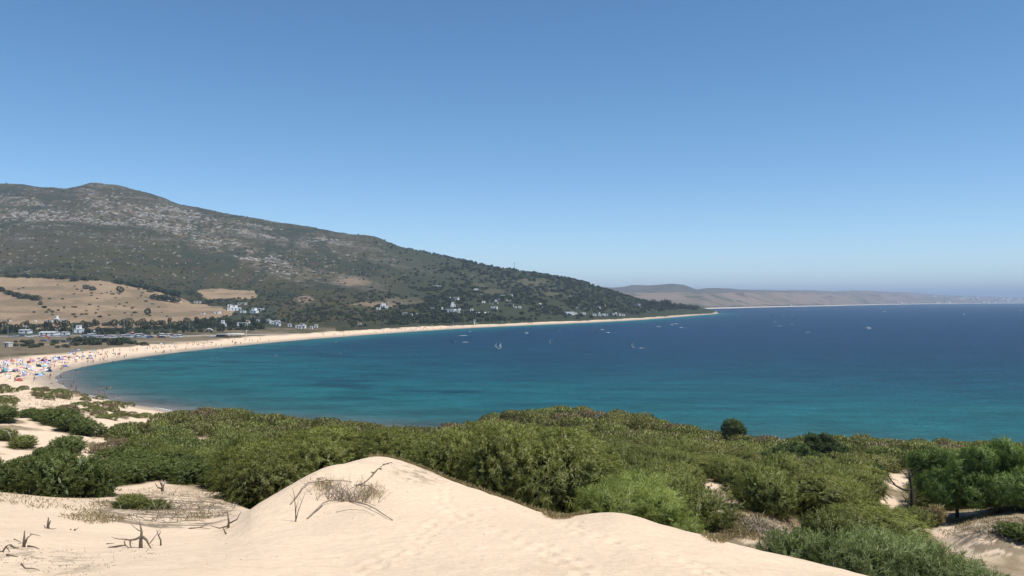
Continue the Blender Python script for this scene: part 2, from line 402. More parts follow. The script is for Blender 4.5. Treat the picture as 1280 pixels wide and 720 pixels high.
# debris scatter zones in the foreground (thin dark crumbs)
for u, p, ru, rp, s in [(75, 705, 70, 22, .35), (20, 690, 40, 18, .3), (530, 590, 55, 20, .4), (430, 612, 60, 18, .3)]:
    d = np.sqrt(((UU-u)/ru)**2+((GP-p)/rp)**2)
    soil = mixc(soil, (.30, .24, .16), (1-sstep(d, .3, 1.1))*sstep(fbm(XX/.22, YY/.22, 2, 71), .54, .66)*s*1.6*(YY < 40))

# far land
land = sstep(SD+(fbm(XX/18, YY/18, 3, 88)-.5)*BW*.8, BW*.8, BW*1.15)*(YY > 330)
hgt = np.clip(GZ, 0, 400)
sc1, sc2, sc3 = fbm(XX/140, YY/140, 5, 81), fbm(XX/34, YY/34, 4, 82), fbm(XX/9, YY/9, 3, 83)
GREEN1, GREEN2, BROWN = (.054, .050, .019), (.029, .034, .014), (.088, .066, .036)
hill = mixc(np.broadcast_to(np.array(GREEN1), soil.shape), GREEN2, sstep(sc2, .42, .60))
hill = mixc(hill, BROWN, sstep(sc1*.5+sc2*.5, .46, .62)*.55*(1-.6*sstep(UU, 480, 620)))
# limestone outcrops: tilted beds that break the surface high on the slope
bed = fbm((XX+.55*YY)/95, (GZ+.10*XX)/7.5, 4, 91)
rockd = np.clip(sstep(hgt, 105, 175)*(1-.45*sstep(UU, 300, 560)), 0, 1)*sstep(bed, .47, .60)
spur = np.maximum.reduce([(1-sstep(np.abs(GP-np.interp(UU, xs, ys)), 5, th))*sstep(UU, xs[0]-20, xs[0]+20)*(1-sstep(UU, xs[-1]-20, xs[-1]+30)) for xs, ys, th in [
    ([100, 150, 200, 260, 320, 380], [246, 262, 277, 300, 322, 346], 18), ([380, 430, 480, 540], [300, 309, 322, 338], 15), ([-200, 0, 70, 150], [268, 268, 270, 274], 9), ([-200, 0, 40, 65], [252, 252, 252, 256], 7),
    ([560, 640, 720], [345, 352, 366], 8), ([300, 360, 420, 480], [318, 337, 350, 358], 12), ([200, 260, 340], [262, 276, 292], 9)]])
spk = fbm(XX/6.5, (YY+GZ*3)/6.5, 3, 92)
spur = spur*(1-.6*sstep(UU, 330, 430))
rk = np.clip(rockd*.36+spur*.8, 0, 1)*sstep(spk*.6+bed*.35+.12*sc2, .56, .64)
hill = mixc(hill, (.265, .24, .205), rk*.8)
hill = mixc(hill, (.24, .175, .125), np.clip(spur*.8, 0, 1)*sstep(sc3, .5, .62)*.6*(1-rk))
hill = mixc(hill, (.33, .30, .26), (YY > 1000)*(hgt > 60)*sstep(spk, .76, .82)*.8)
# gullies: darker, denser growth in the drainage lines
gul = np.abs(fbm((XX+.25*YY)/170, YY/620, 4, 95)-.5)
hill = mixc(hill, (.030, .038, .018), (1-sstep(gul, .012, .05))*(hgt > 40)*.75)     # scattered boulders
# bare reddish scars among the trees on the right slope
for u, p, ru, rp in [(505, 377, 26, 6), (480, 380, 40, 4), (618, 364, 18, 4), (600, 357, 8, 3), (668, 352, 26, 5), (690, 368, 22, 2.5), (380, 374, 12, 5), (440, 352, 24, 6)]:
    d = np.sqrt(((UU-u)/ru)**2+((GP-p)/rp)**2)
    hill = mixc(hill, (.25, .18, .12), (1-sstep(d+(sc3-.5)*1.2, .6, 1.1))*.75*(YY > 600))
hill = mixc(hill, (.036, .046, .020), sstep(UU+(sc1-.5)*160, 440, 540)*(1-sstep(GZ, 150, 230))*.75*(1-rk))
# golden pasture
gold_poly = [(-400, 345), (20, 345.5), (60, 346), (110, 347.5), (150, 354), (180, 361), (205, 367.5), (228, 374), (240, 379), (275, 384), (296, 389), (290, 394), (262, 398), (235, 404), (200, 408), (120, 412), (-400, 413)]
GPn = GP+(sc2-.5)*5
gold = poly_mask(UU, GPn, gold_poly) | poly_mask(UU, GPn, [(246, 364), (262, 361.5), (290, 360.5), (318, 363), (322, 371), (300, 373.5), (260, 374)])
gold = gold & (YY > 560) & (YY < 1500)
gcol = mixc(np.broadcast_to(np.array((.305, .218, .130)), soil.shape), (.25, .17, .105), sstep(sc1*.5+sc2*.5, .45, .6)*.7)
gcol = mixc(gcol, (.155, .125, .07), sstep(sc1*.35+sc2*.65, .56, .66)*.6)
gcol = mixc(gcol, (.17, .13, .08), sstep(sc3, .66, .74)*.5)
hill = np.where(gold[..., None], gcol, hill)
hill = mixc(hill, (.040, .048, .026), sstep(YY, 560, 600)*(1-sstep(GP+(sc2-.5)*4, 419, 421))*(UU < 345)*(~gold)*(hgt < 22)*.9)
# coastal plain in front of the tree belt: dry brown grass, dusty tracks
plain_w = (1-sstep(YY, np.interp(UU, [0, 200, 330, 440], [560, 610, 690, 720]), np.interp(UU, [0, 200, 330, 440], [600, 650, 730, 760])))*(UU < 420)
pc = mixc(np.broadcast_to(np.array((.175, .135, .082)), soil.shape), (.085, .075, .040), sstep(sc2*.6+sc3*.4, .48, .60))
tr = np.abs(GP-np.interp(UU, [-300, 0, 90, 170, 235, 300], [419.5, 420, 419, 419.5, 420, 418]))
pc = mixc(pc, (.36, .31, .25), (1-sstep(tr, .5, 1.1))*.8)
pc = mixc(pc, (.33, .26, .17), (1-sstep(np.abs(GP-np.interp(UU, [-300, 0, 60, 130], [436, 433, 431, 427])), .3, .9))*.6)
hill = mixc(hill, (0, 0, 0), plain_w)+pc*plain_w[..., None]
soil = mixc(soil, (0, 0, 0), land*1.0)+hill*land[..., None]
SOIL0 = soil

# ------------------------------------------------------------------ shrub layout first, so the soil knows where leaf litter lies
SHRUBS = []           # (u, Y, radius, height, kind)
def in_patch(u, p, grow=1.0):
    for a, b, ra, rb, s in sand_patches:
        if s >= .7 and ((u-a)/(ra*grow))**2+((p-b)/(rb*grow))**2 < 1: return True
    return False
SPECIAL = [  # u, Y, radius, height, kind, label
    (22, 32.6, 1.25, 1.45, 'dense', 'rounded dark green shrub at the left end of the clump above the foreground sand'),
    (74, 32.0, 1.45, 2.0, 'dense', 'tallest dark green shrub in the middle of the left clump above the sand'),
    (116, 33.2, 1.15, 1.75, 'dense', 'dark green shrub at the right end of the left clump, brown litter at its foot'),
    (52, 35.5, 1.3, 2.0, 'dense', 'dark green shrub standing behind the tallest one of the left clump'),
    (-30, 33.0, 1.5, 1.7, 'dense', 'dark green shrub cut by the left edge of the picture above the sand'),
    (83, 60.0, 1.45, 1.7, 'dense', 'single rounded green shrub on white sand below the long green bank'),
    (50, 58.0, .6, .7, 'dense', 'very small round green shrub on white sand left of a larger rounded one'),
    (44, 99, 2.0, 1.7, 'dense', 'uppermost left shrub of the long green bank sloping down the left dune'),
    (60, 95, 2.2, 2.0, 'dense', 'second shrub of the long green bank on the left dune, near its upper end'),
    (77, 91, 2.2, 2.1, 'dense', 'shrub in the middle of the long green bank on the left dune'),
    (94, 87, 2.1, 2.0, 'dense', 'fourth shrub down the long green bank on the left dune'),
    (111, 82, 1.8, 1.8, 'dense', 'lowest shrub at the right tip of the long green bank on the left dune'),
    (5, 88, 1.9, 1.9, 'dense', 'dark green shrub at the left picture edge beside the long bank'),
    (8, 66, 1.2, .8, 'broom', 'low pale green shrub on white sand by the left picture edge'),
    (28, 63, 1.2, .8, 'broom', 'low spreading pale green shrub on white sand left of the single rounded one'),
    (155, 657/9.0*.0+36.2, .0, .0, 'none', ''),
    (163, 26.2, .55, .42, 'broom', 'small low green plant at the far edge of the sand hollow'),
    (190, 26.6, .75, .28, 'broom', 'flat spreading green plant at the bottom of the mottled sand slope'),
    (775, 24.6, 1.15, 1.85, 'plume', 'bright green feathery shrub rising behind the foreground dune, left half'),
    (808, 24.8, 1.15, 1.85, 'plume', 'bright green feathery shrub rising behind the foreground dune, right half'),
    (792, 26.4, 1.2, 2.15, 'plume', 'bright green feathery shrub tucked behind its two bright neighbours'),
    (742, 25.2, .7, 1.5, 'plume', 'small bright feathery shrub at the left foot of the bright green group'),
    (848, 24.4, .7, 1.1, 'plume', 'small bright feathery shrub at the right foot of the bright green group'),
    (1005, 22.6, 1.1, 1.0, 'cool', 'bluish green low shrub at the left end of the bank below the burnt slope'),
    (1060, 21.8, 1.2, 1.2, 'cool', 'bluish green shrub second from the left in the lower right bank'),
    (1110, 21.0, 1.2, 1.2, 'cool', 'bluish green shrub in the middle of the lower right bank'),
    (1160, 20.6, 1.15, 1.1, 'cool', 'bluish green shrub right of the middle of the lower right bank'),
    (1210, 20.0, 1.0, .85, 'cool', 'bluish green shrub at the right end of the bank below the sandy hummock'),
    (1080, 24.4, 1.3, 1.25, 'cool', 'bluish green shrub in the back row of the lower right bank, left one'),
    (1140, 24.6, 1.3, 1.15, 'cool', 'bluish green shrub in the back row of the lower right bank, right one'),
    (1275, 27.5, .7, .55, 'dense', 'small dark shrub on the sandy hummock at the right edge'),
    (1148, 38.5, .9, .9, 'broom', 'green shrub at the foot of the bare grey pine trunk'),
    (1170, 38.5, .5, .9, 'dry', 'yellowing shrub in the shade in front of the big pine'),
    (1098, 92, 1.5, 1.9, 'plume', 'light yellow green shrub on the skyline left of the pines'),
]
SPECIAL = [s for s in SPECIAL if s[4] != 'none']
r2 = random.Random(11)
auto = []
def far_ok(u, Y, d, lst):
    x = (u-640)/F0*Y
    for (u2, Y2, R2, H2, *_r) in lst:
        if abs(Y2-Y) < 7 and ((u2-640)/F0*Y2-x)**2+(Y2-Y)**2 < (d if R2 > 1 else d*.6)**2: return False
    return True
def scatter(n, urange, yfun, dist, Rr, Hr, kind, allow):
    for _ in range(n):
        u = r2.uniform(*urange); Y = yfun(u)
        if not allow(u, Y): continue
        if not far_ok(u, Y, dist, SPECIAL) or not far_ok(u, Y, dist, auto): continue
        auto.append((u, Y, r2.uniform(*Rr), r2.uniform(*Hr), kind(u, Y)))
lee = lambda u: float(np.interp(u, GU, NC[6][1]))
foot = lambda u: float(np.interp(u, GU, NC[11][1]))
def gp_at(u, Y): return HOR+(CAMZ-float(zat(u, Y)))/Y*F0
def allow_mid(u, Y):
    p = gp_at(u, Y)
    if in_patch(u, p): return False
    for a, b, ra, rb, st in sand_patches:               # do not hide the open sand behind a shrub in front of it
        if st >= .9 and p > b and p-1.7/Y*F0 < b and abs(u-a) < ra*.8+1.3/Y*F0: return False
    if 880 < u < 1035 and Y < 37: return False          # burnt slope and litter stay open
    if 1118 < u and Y < 36: return False
    if 120 < u < 292 and Y < 44: return False           # mottled sand hollow
    if u < 150: return False
    if 150 <= u < 200 and 60 < Y < 80: return False
    if 1125 < u < 1330 and 34 < Y < 47: return False    # pines stand here
    if 940 < u < 1066 and 66 < Y < 92: return False
    if 690 < u < 735 and Y < 28: return False
    if 150 < u < 250 and Y > 100 and r2.random() < .75: return False
    if 150 < u < 330 and Y > 150 and r2.random() < .6: return False
    return Y < foot(u)-3
# tall drooping thicket straight behind the foreground dune
tall = lambda u, Y: 'weep'
scatter(400, (318, 425), lambda u: r2.uniform(lee(u)+.8, lee(u)+10), 1.9, (1.5, 2.0), (2.3, 2.9), tall, allow_mid)
scatter(500, (425, 560), lambda u: r2.uniform(lee(u)+1.5, lee(u)+12), 2.0, (1.5, 2.0), (2.0, 2.6), tall, allow_mid)
scatter(600, (560, 715), lambda u: r2.uniform(lee(u)+.5, lee(u)+15), 1.9, (1.5, 1.9), (2.7, 3.2), tall, allow_mid)
mixk = lambda u, Y: r2.choices(['broom', 'weep', 'olive', 'brown'], [5, 2, 3 if Y > 70 else 1, .45])[0]
scatter(900, (290, 1420), lambda u: r2.uniform(lee(u)+5, 62), 2.3, (1.4, 1.9), (1.3, 1.9), mixk, allow_mid)
scatter(500, (150, 330), lambda u: r2.uniform(40, 100), 2.1, (1.4, 1.9), (1.1, 1.5), lambda u, Y: r2.choice(['dense', 'broom', 'broom']), allow_mid)
scatter(1300, (150, 1450), lambda u: r2.uniform(60, 105), 2.9, (1.9, 2.5), (1.4, 2.0), mixk, allow_mid)
hole = lambda u, Y: r2.choices(['olive', 'broom', 'brown'], [6, 3, 1.1])[0]
scatter(2600, (180, 1480), lambda u: r2.uniform(100, 168), 3.6, (2.4, 3.1), (1.4, 2.1), hole, allow_mid)
def allow_left(u, Y):
    p = gp_at(u, Y)
    return not (u < 175 and 525 < p < 600) and fbm(np.array([u/28.]), np.array([p/9.]), 3, 5)[0] > .50
scatter(500, (-140, 230), lambda u: r2.uniform(120, foot(u)-4), 3.0, (1.0, 2.0), (.6, 1.0), lambda u, Y: r2.choice(['olive', 'olive', 'broom', 'brown']), allow_left)
scatter(60, (-140, 150), lambda u: r2.uniform(40, 75), 3.0, (.8, 1.4), (.5, .9), lambda u, Y: 'broom', lambda u, Y: 575 < gp_at(u, Y) < 592)
for u, Y, r_, h_ in [(146, 39, 1.25, 1.2), (170, 40.5, 1.3, 1.15), (196, 41.5, 1.35, 1.2), (222, 41.5, 1.3, 1.25), (249, 40.5, 1.3, 1.2), (274, 39.5, 1.3, 1.35), (298, 37.5, 1.3, 1.5)]: auto.append((u, Y, r_, h_, 'dense'))
for u, Y in [(124, 66), (138, 69), (150, 64), (160, 60), (172, 57), (186, 55), (148, 72)]: auto.append((u, Y, 1.2, .75, 'brown'))
auto.sort(key=lambda s: -(s[2]/s[1]))
N_THING = 285-len(SPECIAL)
AUTO_NEAR, AUTO_FAR = auto[:N_THING], auto[N_THING:]

# litter under the shrubs
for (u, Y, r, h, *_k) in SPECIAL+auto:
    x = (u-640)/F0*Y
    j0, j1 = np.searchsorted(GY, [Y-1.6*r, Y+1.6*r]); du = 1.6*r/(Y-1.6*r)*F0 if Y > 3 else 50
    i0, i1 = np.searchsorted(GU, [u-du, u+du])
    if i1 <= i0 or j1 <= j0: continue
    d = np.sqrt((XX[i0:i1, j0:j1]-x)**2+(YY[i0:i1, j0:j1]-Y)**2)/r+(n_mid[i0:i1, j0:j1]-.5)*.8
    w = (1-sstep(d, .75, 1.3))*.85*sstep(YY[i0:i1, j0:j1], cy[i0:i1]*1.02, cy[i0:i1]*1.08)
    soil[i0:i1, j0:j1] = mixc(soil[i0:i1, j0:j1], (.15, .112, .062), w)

# ------------------------------------------------------------------ terrain meshes
m_sand = ground_mat('dune_sand', 6.0, 6.0, .09, .6, .09)
m_beach = ground_mat('beach_sand', 1.5, 1.2, .10, .4, .10)
m_hill = ground_mat('hillside_soil', .35, .25, 1.2, .8, .30)
def sub_terrain(name, facemask, mat, label=None):
    idx = np.arange(NU*NY).reshape(NU, NY)
    Q = np.stack([idx[:-1, :-1], idx[1:, :-1], idx[1:, 1:], idx[:-1, 1:]], -1)[facemask]
    used, inv = np.unique(Q.ravel(), return_inverse=True)
    V = np.stack([XX, YY, GZ], -1).reshape(-1, 3)[used]
    me = np_mesh(name, V, inv.reshape(-1, 4), True, cols={'soil': soil.reshape(-1, 3)[used]})
    o = obj(name, me, mat); o['kind'] = 'structure'
    return o
def fmin(A): return np.minimum(np.minimum(A[:-1, :-1], A[1:, :-1]), np.minimum(A[1:, 1:], A[:-1, 1:]))
def fmax(A): return np.maximum(np.maximum(A[:-1, :-1], A[1:, :-1]), np.maximum(A[1:, 1:], A[:-1, 1:]))
keep = (fmax(GZ) > -2.5)
cenY, cenU, cenS = YY[:-1, :-1], UU[:-1, :-1], SD[:-1, :-1]
is_dune = cenY < fy[:-1]+4
is_hill = (~is_dune) & (cenS > BW[:-1, :-1]) & (cenY > 330)
sub_terrain('sand_dunes', is_dune & keep, m_sand)
sub_terrain('hillside', is_hill & keep, m_hill)
sub_terrain('beach', (~is_dune) & (~is_hill) & keep, m_beach)

# ------------------------------------------------------------------ sea
su = np.concatenate([np.linspace(-1500, -120, 40), np.linspace(-110, 1400, 520), np.linspace(1420, 3200, 60)])
sy = np.concatenate([lg(60, 900, .009), lg(900, 4000, .02), lg(4000, 40000, .06), [40000.]])
SU, SY = np.meshgrid(su, sy, indexing='ij'); SX = (SU-640)/F0*SY
NEARP = chaikin(np.array([W2(u, Y) for u, Y in near_shore]+[W2(u, shoreY(p)) for u, p in left_px[:11]], float), 2)
FARP = chaikin(np.array([W2(u, shoreY(p)) for u, p in left_px[8:]]+[W2(900, 1840)], float), 2)
dn, df = seg_dist(SX, SY, NEARP), seg_dist(SX, SY, FARP)
deff = np.minimum(dn, df*3.2+4)+(fbm(SX/70, SY/22, 4, 101)-.5)*70*sstep(np.minimum(dn, df), 15, 90)
# sandy shoal at the left end of the bay
cols_d = np.array([0, 4, 10, 20, 45, 90, 150, 230, 330, 500, 900])
cr = np.array([[.20, .175, .15], [.14, .145, .135], [.065, .110, .110], [.026, .104, .108], [.014, .110, .118], [.009, .090, .110], [.007, .062, .092], [.006, .044, .080], [.006, .036, .076], [.006, .033, .075], [.006, .032, .076]])
sea_c = np.stack([np.interp(deff, cols_d, cr[:, k]) for k in range(3)], -1)
weed = sstep(fbm(SX/30, SY/11, 5, 103), .58, .70)*sstep(dn, 20, 60)*(1-sstep(dn, 200, 420))
sea_c = mixc(sea_c, (.006, .046, .068), weed*(.75-.45*sstep(SU, 500, 800)))
gi = np.arange(SU.size).reshape(SU.shape)
Q = np.stack([gi[:-1, :-1], gi[1:, :-1], gi[1:, 1:], gi[:-1, 1:]], -1).reshape(-1, 4)
m_sea, t, b = newmat('sea_water'); setp(b, rough=.35, spec=.02)
at = t.nodes.new('ShaderNodeAttribute'); at.attribute_name = 'water'
geo = t.nodes.new('ShaderNodeNewGeometry')
n1 = noise_node(t, .035, 6, .65, geo.outputs['Position'], (1, 2.6, 1)); mr = maprange(t, n1.outputs[0], .3, .7, .66, 1.34)
n2 = noise_node(t, .22, 5, .7, geo.outputs['Position'], (1, 2.2, 1)); mr2 = maprange(t, n2.outputs[0], .3, .7, .74, 1.26)
v1 = vmul(t, at.outputs['Color'], mr.outputs[0]); v2 = vmul(t, v1.outputs[0], mr2.outputs[0]); t.links.new(v2.outputs[0], b.inputs['Base Color'])
n3 = noise_node(t, .5, 6, .65, geo.outputs['Position'], (1, 1.8, 1))
bp = t.nodes.new('ShaderNodeBump'); bp.inputs['Strength'].default_value = 1.0; bp.inputs['Distance'].default_value = .9
t.links.new(n3.outputs[0], bp.inputs['Height']); t.links.new(bp.outputs[0], b.inputs['Normal'])
sea = obj('sea', np_mesh('sea', np.stack([SX, SY, SX*0], -1).reshape(-1, 3), Q, True, cols={'water': sea_c.reshape(-1, 3)}), m_sea); sea['kind'] = 'structure'

# thin broken foam line where the little waves run out
m_foam = plain('foam', (.60, .62, .61), .8, .2, .15, 2.0)
fl = [W2(u, shoreY(p)) for u, p in left_px[:26]]
FP = chaikin(np.array(fl, float), 3)
seg = np.linalg.norm(np.diff(FP, axis=0), axis=1); s = np.concatenate([[0], np.cumsum(seg)])
q = np.arange(0, s[-1], .9); px_ = np.interp(q, s, FP[:, 0]); py_ = np.interp(q, s, FP[:, 1])
tx, ty = np.gradient(px_), np.gradient(py_); L = np.hypot(tx, ty); nx, ny = -ty/L, tx/L
wv = np.clip(fbm(q/14, q*0, 3, 111)-.54, 0, 1)*2.2
offs = (fbm(q/9, q*0+5, 3, 112)-.5)*2.0
wp = shore_sd(px_+nx*3, py_+ny*3) < 0
sgn = np.where(wp, 1, -1)
A = np.stack([px_+nx*sgn*(.2+offs*.3), py_+ny*sgn*(.2+offs*.3), q*0+.03], -1); B = A+np.stack([nx*sgn*wv, ny*sgn*wv, q*0], -1)
V = np.concatenate([A, B]); n = len(q); Qf = np.array([[i, i+1, n+i+1, n+i] for i in range(n-1) if wv[i] > .03 and wv[i+1] > .03])
fo = obj('shore_foam', np_mesh('shore_foam', V, Qf), m_foam); fo['kind'] = 'stuff'

# ------------------------------------------------------------------ far coast across the bay
cu = np.concatenate([np.linspace(560, 1330, 620), np.linspace(1335, 2600, 90)]); cyv = np.concatenate([lg(2500, 9000, .012), lg(9000, 34000, .03)])
CU, CY = np.meshgrid(cu, cyv, indexing='ij'); CX = (CU-640)/F0*CY
sh = np.interp(CU, [560, 880, 920, 960, 1040, 1100, 1200, 1280, 1500, 2600], [2760, 2790, 3100, 3500, 4300, 5500, 7400, 8600, 10500, 14000])
rp = np.interp(CU, [560, 745, 765, 780, 790, 812, 840, 855, 868, 872, 885, 905, 925, 960, 1040, 1060, 1100, 1140, 1160, 1200, 1240, 1280, 1400, 2600],
               [359, 357.5, 359.8, 359.3, 357.2, 357.6, 356.3, 357.3, 362.0, 362.4, 360.5, 360.8, 362.4, 363, 364, 363.6, 364.4, 366, 367.8, 369.5, 370.8, 372, 374, 374])
rY = sh*1.75
r1p = np.interp(CU, [560, 745, 960, 1100, 1200, 1280, 2600], [367, 366.3, 366.5, 368.5, 372, 374, 375]); r1Y = sh*1.32
z1, z2 = CAMZ-(r1p-HOR)/F0*r1Y, CAMZ-(rp-HOR)/F0*rY
tt = CY/sh
def seg3(t):
    z = np.where(t < 1, -5.0, 0)
    a = sstep(t, 1.0, 1.02)*3; bq = np.clip((t-1.12)/(1.32-1.12), 0, 1); cq = np.clip((t-1.36)/(1.75-1.36), 0, 1)
    z = np.where(t >= 1, a+(z1-3)*bq**1.15, z); z = np.where(t > 1.34, z1+(z2-z1)*sstep(cq, 0, 1)-6*np.sin(np.pi*np.clip((t-1.32)/.15, 0, 1)), z)
    return np.where(t > 1.75, z2*np.exp(-(t-1.75)*2.5), z)
CZ = seg3(tt)
CZ += (fbm(CX/420, CY/420, 4, 121)-.5)*np.clip(CZ/100, 0, 1)*26
cs = fbm(CX/300, CY/300, 4, 122); cs2 = fbm(CX/90, CY/90, 3, 123)
cc = mixc(np.broadcast_to(np.array((.215, .165, .125)), CX.shape+(3,)), (.17, .14, .10), sstep(cs, .45, .6))
cc = mixc(cc, (.105, .10, .085), sstep(tt, 1.36, 1.46)*(1-sstep(CU, 900, 1060))*.9)
cc = mixc(cc, (.06, .065, .04), sstep(cs2, .60, .68)*.7)
cc = mixc(cc, (.045, .055, .033), (tt > 1.03)*(1-sstep(tt, 1.10, 1.15))*(1-sstep(CU, 980, 1060))*sstep(cs2, .33, .42))
cc = mixc(cc, (.58, .50, .40), (tt > .99)*(1-sstep(tt, 1.018, 1.03))*1.0)
gi = np.arange(CU.size).reshape(CU.shape)
Q = np.stack([gi[:-1, :-1], gi[1:, :-1], gi[1:, 1:], gi[:-1, 1:]], -1)[fmax(CZ) > -4]
m_coast = ground_mat('far_coast_soil', .02, .01, 4, .5, .15)
fc_o = obj('far_coast', np_mesh('far_coast', np.stack([CX, CY, CZ], -1).reshape(-1, 3), Q, True, cols={'soil': cc.reshape(-1, 3)}), m_coast); fc_o['kind'] = 'structure'
def coast_at(u, t):
    i = int(np.clip(np.searchsorted(cu, u), 0, len(cu)-1)); j = int(np.clip(np.searchsorted(cyv, t*sh[i, 0]), 0, len(cyv)-1))
    return Vector((CX[i, j], CY[i, j], CZ[i, j]))

# ------------------------------------------------------------------ haze
hv = bpy.data.materials.new('haze_air'); hv.use_nodes = True; t = hv.node_tree; t.nodes.clear()
pv = t.nodes.new('ShaderNodeVolumePrincipled'); pv.inputs['Density'].default_value = HAZE
pv.inputs['Color'].default_value = (.62, .78, 1.0, 1); pv.inputs['Anisotropy'].default_value = 0.0
mo = t.nodes.new('ShaderNodeOutputMaterial'); t.links.new(pv.outputs[0], mo.inputs['Volume'])
bm = bmesh.new(); bmesh.ops.create_cube(bm, size=1.0)
for v in bm.verts: v.co = Vector((v.co.x*260000, (v.co.y+.5)*41200-200, -8 if v.co.z < 0 else 400))
hz = obj('haze', bm_mesh('haze', bm), hv); hz['kind'] = 'stuff'

# ------------------------------------------------------------------ plants: leaf blades as real little faces
def norm(a): return a/np.maximum(np.linalg.norm(a, axis=-1, keepdims=True), 1e-9)
def blades(P, D, L, Wd, droop, rng):
    """one bent four-cornered leaf per row: base, two shoulders, tip"""
    n = len(P); D = norm(D); S = norm(np.cross(D, rng.normal(size=(n, 3)))+1e-6)
    L = np.broadcast_to(L, (n,))[:, None]; Wd = np.broadcast_to(Wd, (n,))[:, None]; dr = np.broadcast_to(droop, (n,))[:, None]
    mid = P+D*L*.55; tip = P+D*L; tip[:, 2:] -= dr*L; mid[:, 2:] -= dr*L*.25
    return np.stack([P, mid-S*Wd*.5, tip, mid+S*Wd*.5], 1)          # n,4,3
def lobes(R_, H, n, rng, spread=.58, rr=(.36, .56)):
    a = rng.uniform(0, 2*np.pi, n); r = R_*spread*np.sqrt(rng.uniform(0, 1, n)); r[0] = 0
    rad = R_*rng.uniform(*rr, n); h = H*(1-.45*(r/R_)**2)
    cz = np.maximum(h-rad*.95, rad*.35)
    return np.stack([r*np.cos(a), r*np.sin(a), cz], 1), rad
def on_lobes(Cn, rad, n, rng, zmin=.03, shell=(.86, 1.04), drop=.80):
    pts, nrm = [], []
    k = rng.choice(len(Cn), n*3, p=rad**2/np.sum(rad**2)); d = norm(rng.normal(size=(n*3, 3)))
    p = Cn[k]+d*(rad[k]*rng.uniform(*shell, n*3))[:, None]
    inside = np.zeros(len(p), bool)
    for c, r in zip(Cn, rad): inside |= np.linalg.norm((p-c)*[1, 1, 1], axis=1) < r*drop
    ok = (p[:, 2] > zmin) & (~inside)
    return p[ok][:n], d[ok][:n]
def foliage(R_, H, rng, style, dens=1.0):
    """returns quads (n,4,3) and a tint per quad"""
    S = dict(broom=dict(nl=9, np=270, nb=52, pl=.42, L=.17, W=.020, up=.85, out=.8, fan=.55, droop=.12, t=(.15, .75)),
             dense=dict(nl=9, np=350, nb=46, pl=.28, L=.13, W=.022, up=.55, out=1.0, fan=.75, droop=.05, t=(.1, .7)),
             plume=dict(nl=8, np=220, nb=64, pl=.72, L=.22, W=.014, up=1.3, out=.6, fan=.42, droop=.22, t=(.2, 1.0)),
             weep=dict(nl=12, np=360, nb=60, pl=.58, L=.19, W=.019, up=.55, out=1.0, fan=.42, droop=.5, t=(.1, .9)),
             cool=dict(nl=9, np=260, nb=60, pl=.50, L=.18, W=.015, up=.9, out=.75, fan=.5, droop=.15, t=(.1, .9)),
             olive=dict(nl=10, np=240, nb=18, pl=.40, L=.24, W=.055, up=.8, out=.8, fan=.7, droop=.05, t=(.0, 1.0)),
             brown=dict(nl=9, np=190, nb=18, pl=.42, L=.26, W=.040, up=.8, out=.8, fan=.8, droop=.0, t=(.0, 1.0)),
             dry=dict(nl=6, np=110, nb=18, pl=.40, L=.26, W=.030, up=1.1, out=.6, fan=.6, droop=.1, t=(.0, 1.0)),
             mastic=dict(nl=14, np=420, nb=20, pl=.26, L=.13, W=.060, up=.5, out=1.0, fan=.9, droop=.0, t=(.0, .8)),
             pine=dict(nl=24, np=520, nb=30, pl=.30, L=.22, W=.022, up=1.0, out=.7, fan=.8, droop=.0, t=(.0, 1.0)))[style]
    Cn, rad = lobes(R_, H, S['nl'], rng)
    k = R_/1.6
    p, d = on_lobes(Cn, rad, int(S['np']*dens), rng)
    ax = norm(d*S['out']+np.array([0, 0, S['up']])+rng.normal(size=p.shape)*.30)
    pl = S['pl']*rng.uniform(.6, 1.35, len(p))
    tint_p = np.clip(rng.uniform(*S['t'], len(p))*.6+.4*(rng.uniform(size=len(p))), 0, 1)
    nb = S['nb']; i = np.repeat(np.arange(len(p)), nb); n = len(i)
    t = rng.uniform(-.35, 1, n)
    base = p[i]+ax[i]*(pl[i]*t)[:, None]; base[:, 2] -= S['droop']*np.clip(t, 0, 1)**2*pl[i]
    dirs = ax[i]+rng.normal(size=(n, 3))*S['fan']; dirs[:, 2] -= S['droop']*np.clip(t, 0, 1)*1.6
    q = blades(base, dirs, S['L']*rng.uniform(.6, 1.3, n), S['W']*rng.uniform(.7, 1.4, n), S['droop']*.5, rng)
    ti = np.clip(tint_p[i]+rng.uniform(-.15, .15, n)+.15*np.clip(t, 0, 1), 0, 1)
    # inner twigs and old leaves that close the bush
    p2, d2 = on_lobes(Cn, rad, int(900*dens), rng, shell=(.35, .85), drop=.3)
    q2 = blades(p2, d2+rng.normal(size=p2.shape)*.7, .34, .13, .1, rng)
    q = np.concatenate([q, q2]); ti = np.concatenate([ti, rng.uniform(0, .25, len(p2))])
    q[..., 2] = np.maximum(q[..., 2], .01)
    nr = np.concatenate([d[i]+.35*ax[i], d2])+rng.normal(size=(len(q), 3))*.25
    return q, ti, nr
def quads_mesh(name, q, ti, nr=None, soft=.6):
    n = len(q)
    if nr is not None:      # leaves share part of the clump's own curvature, as a dense plant does
        g = norm(np.cross(q[:, 2]-q[:, 0], q[:, 3]-q[:, 1])); flip = np.sum(g*nr, 1) < 0
        q = q.copy(); q[flip] = q[flip][:, ::-1]; g[flip] *= -1
        N = norm(g*(1-soft)+norm(nr)*soft)
    V = q.reshape(-1, 3); Q = np.arange(n*4).reshape(n, 4)
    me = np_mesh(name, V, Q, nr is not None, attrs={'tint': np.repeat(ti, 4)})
    if nr is not None: me.normals_split_custom_set_from_vertices(np.repeat(N, 4, 0).astype(np.float32))
    return me
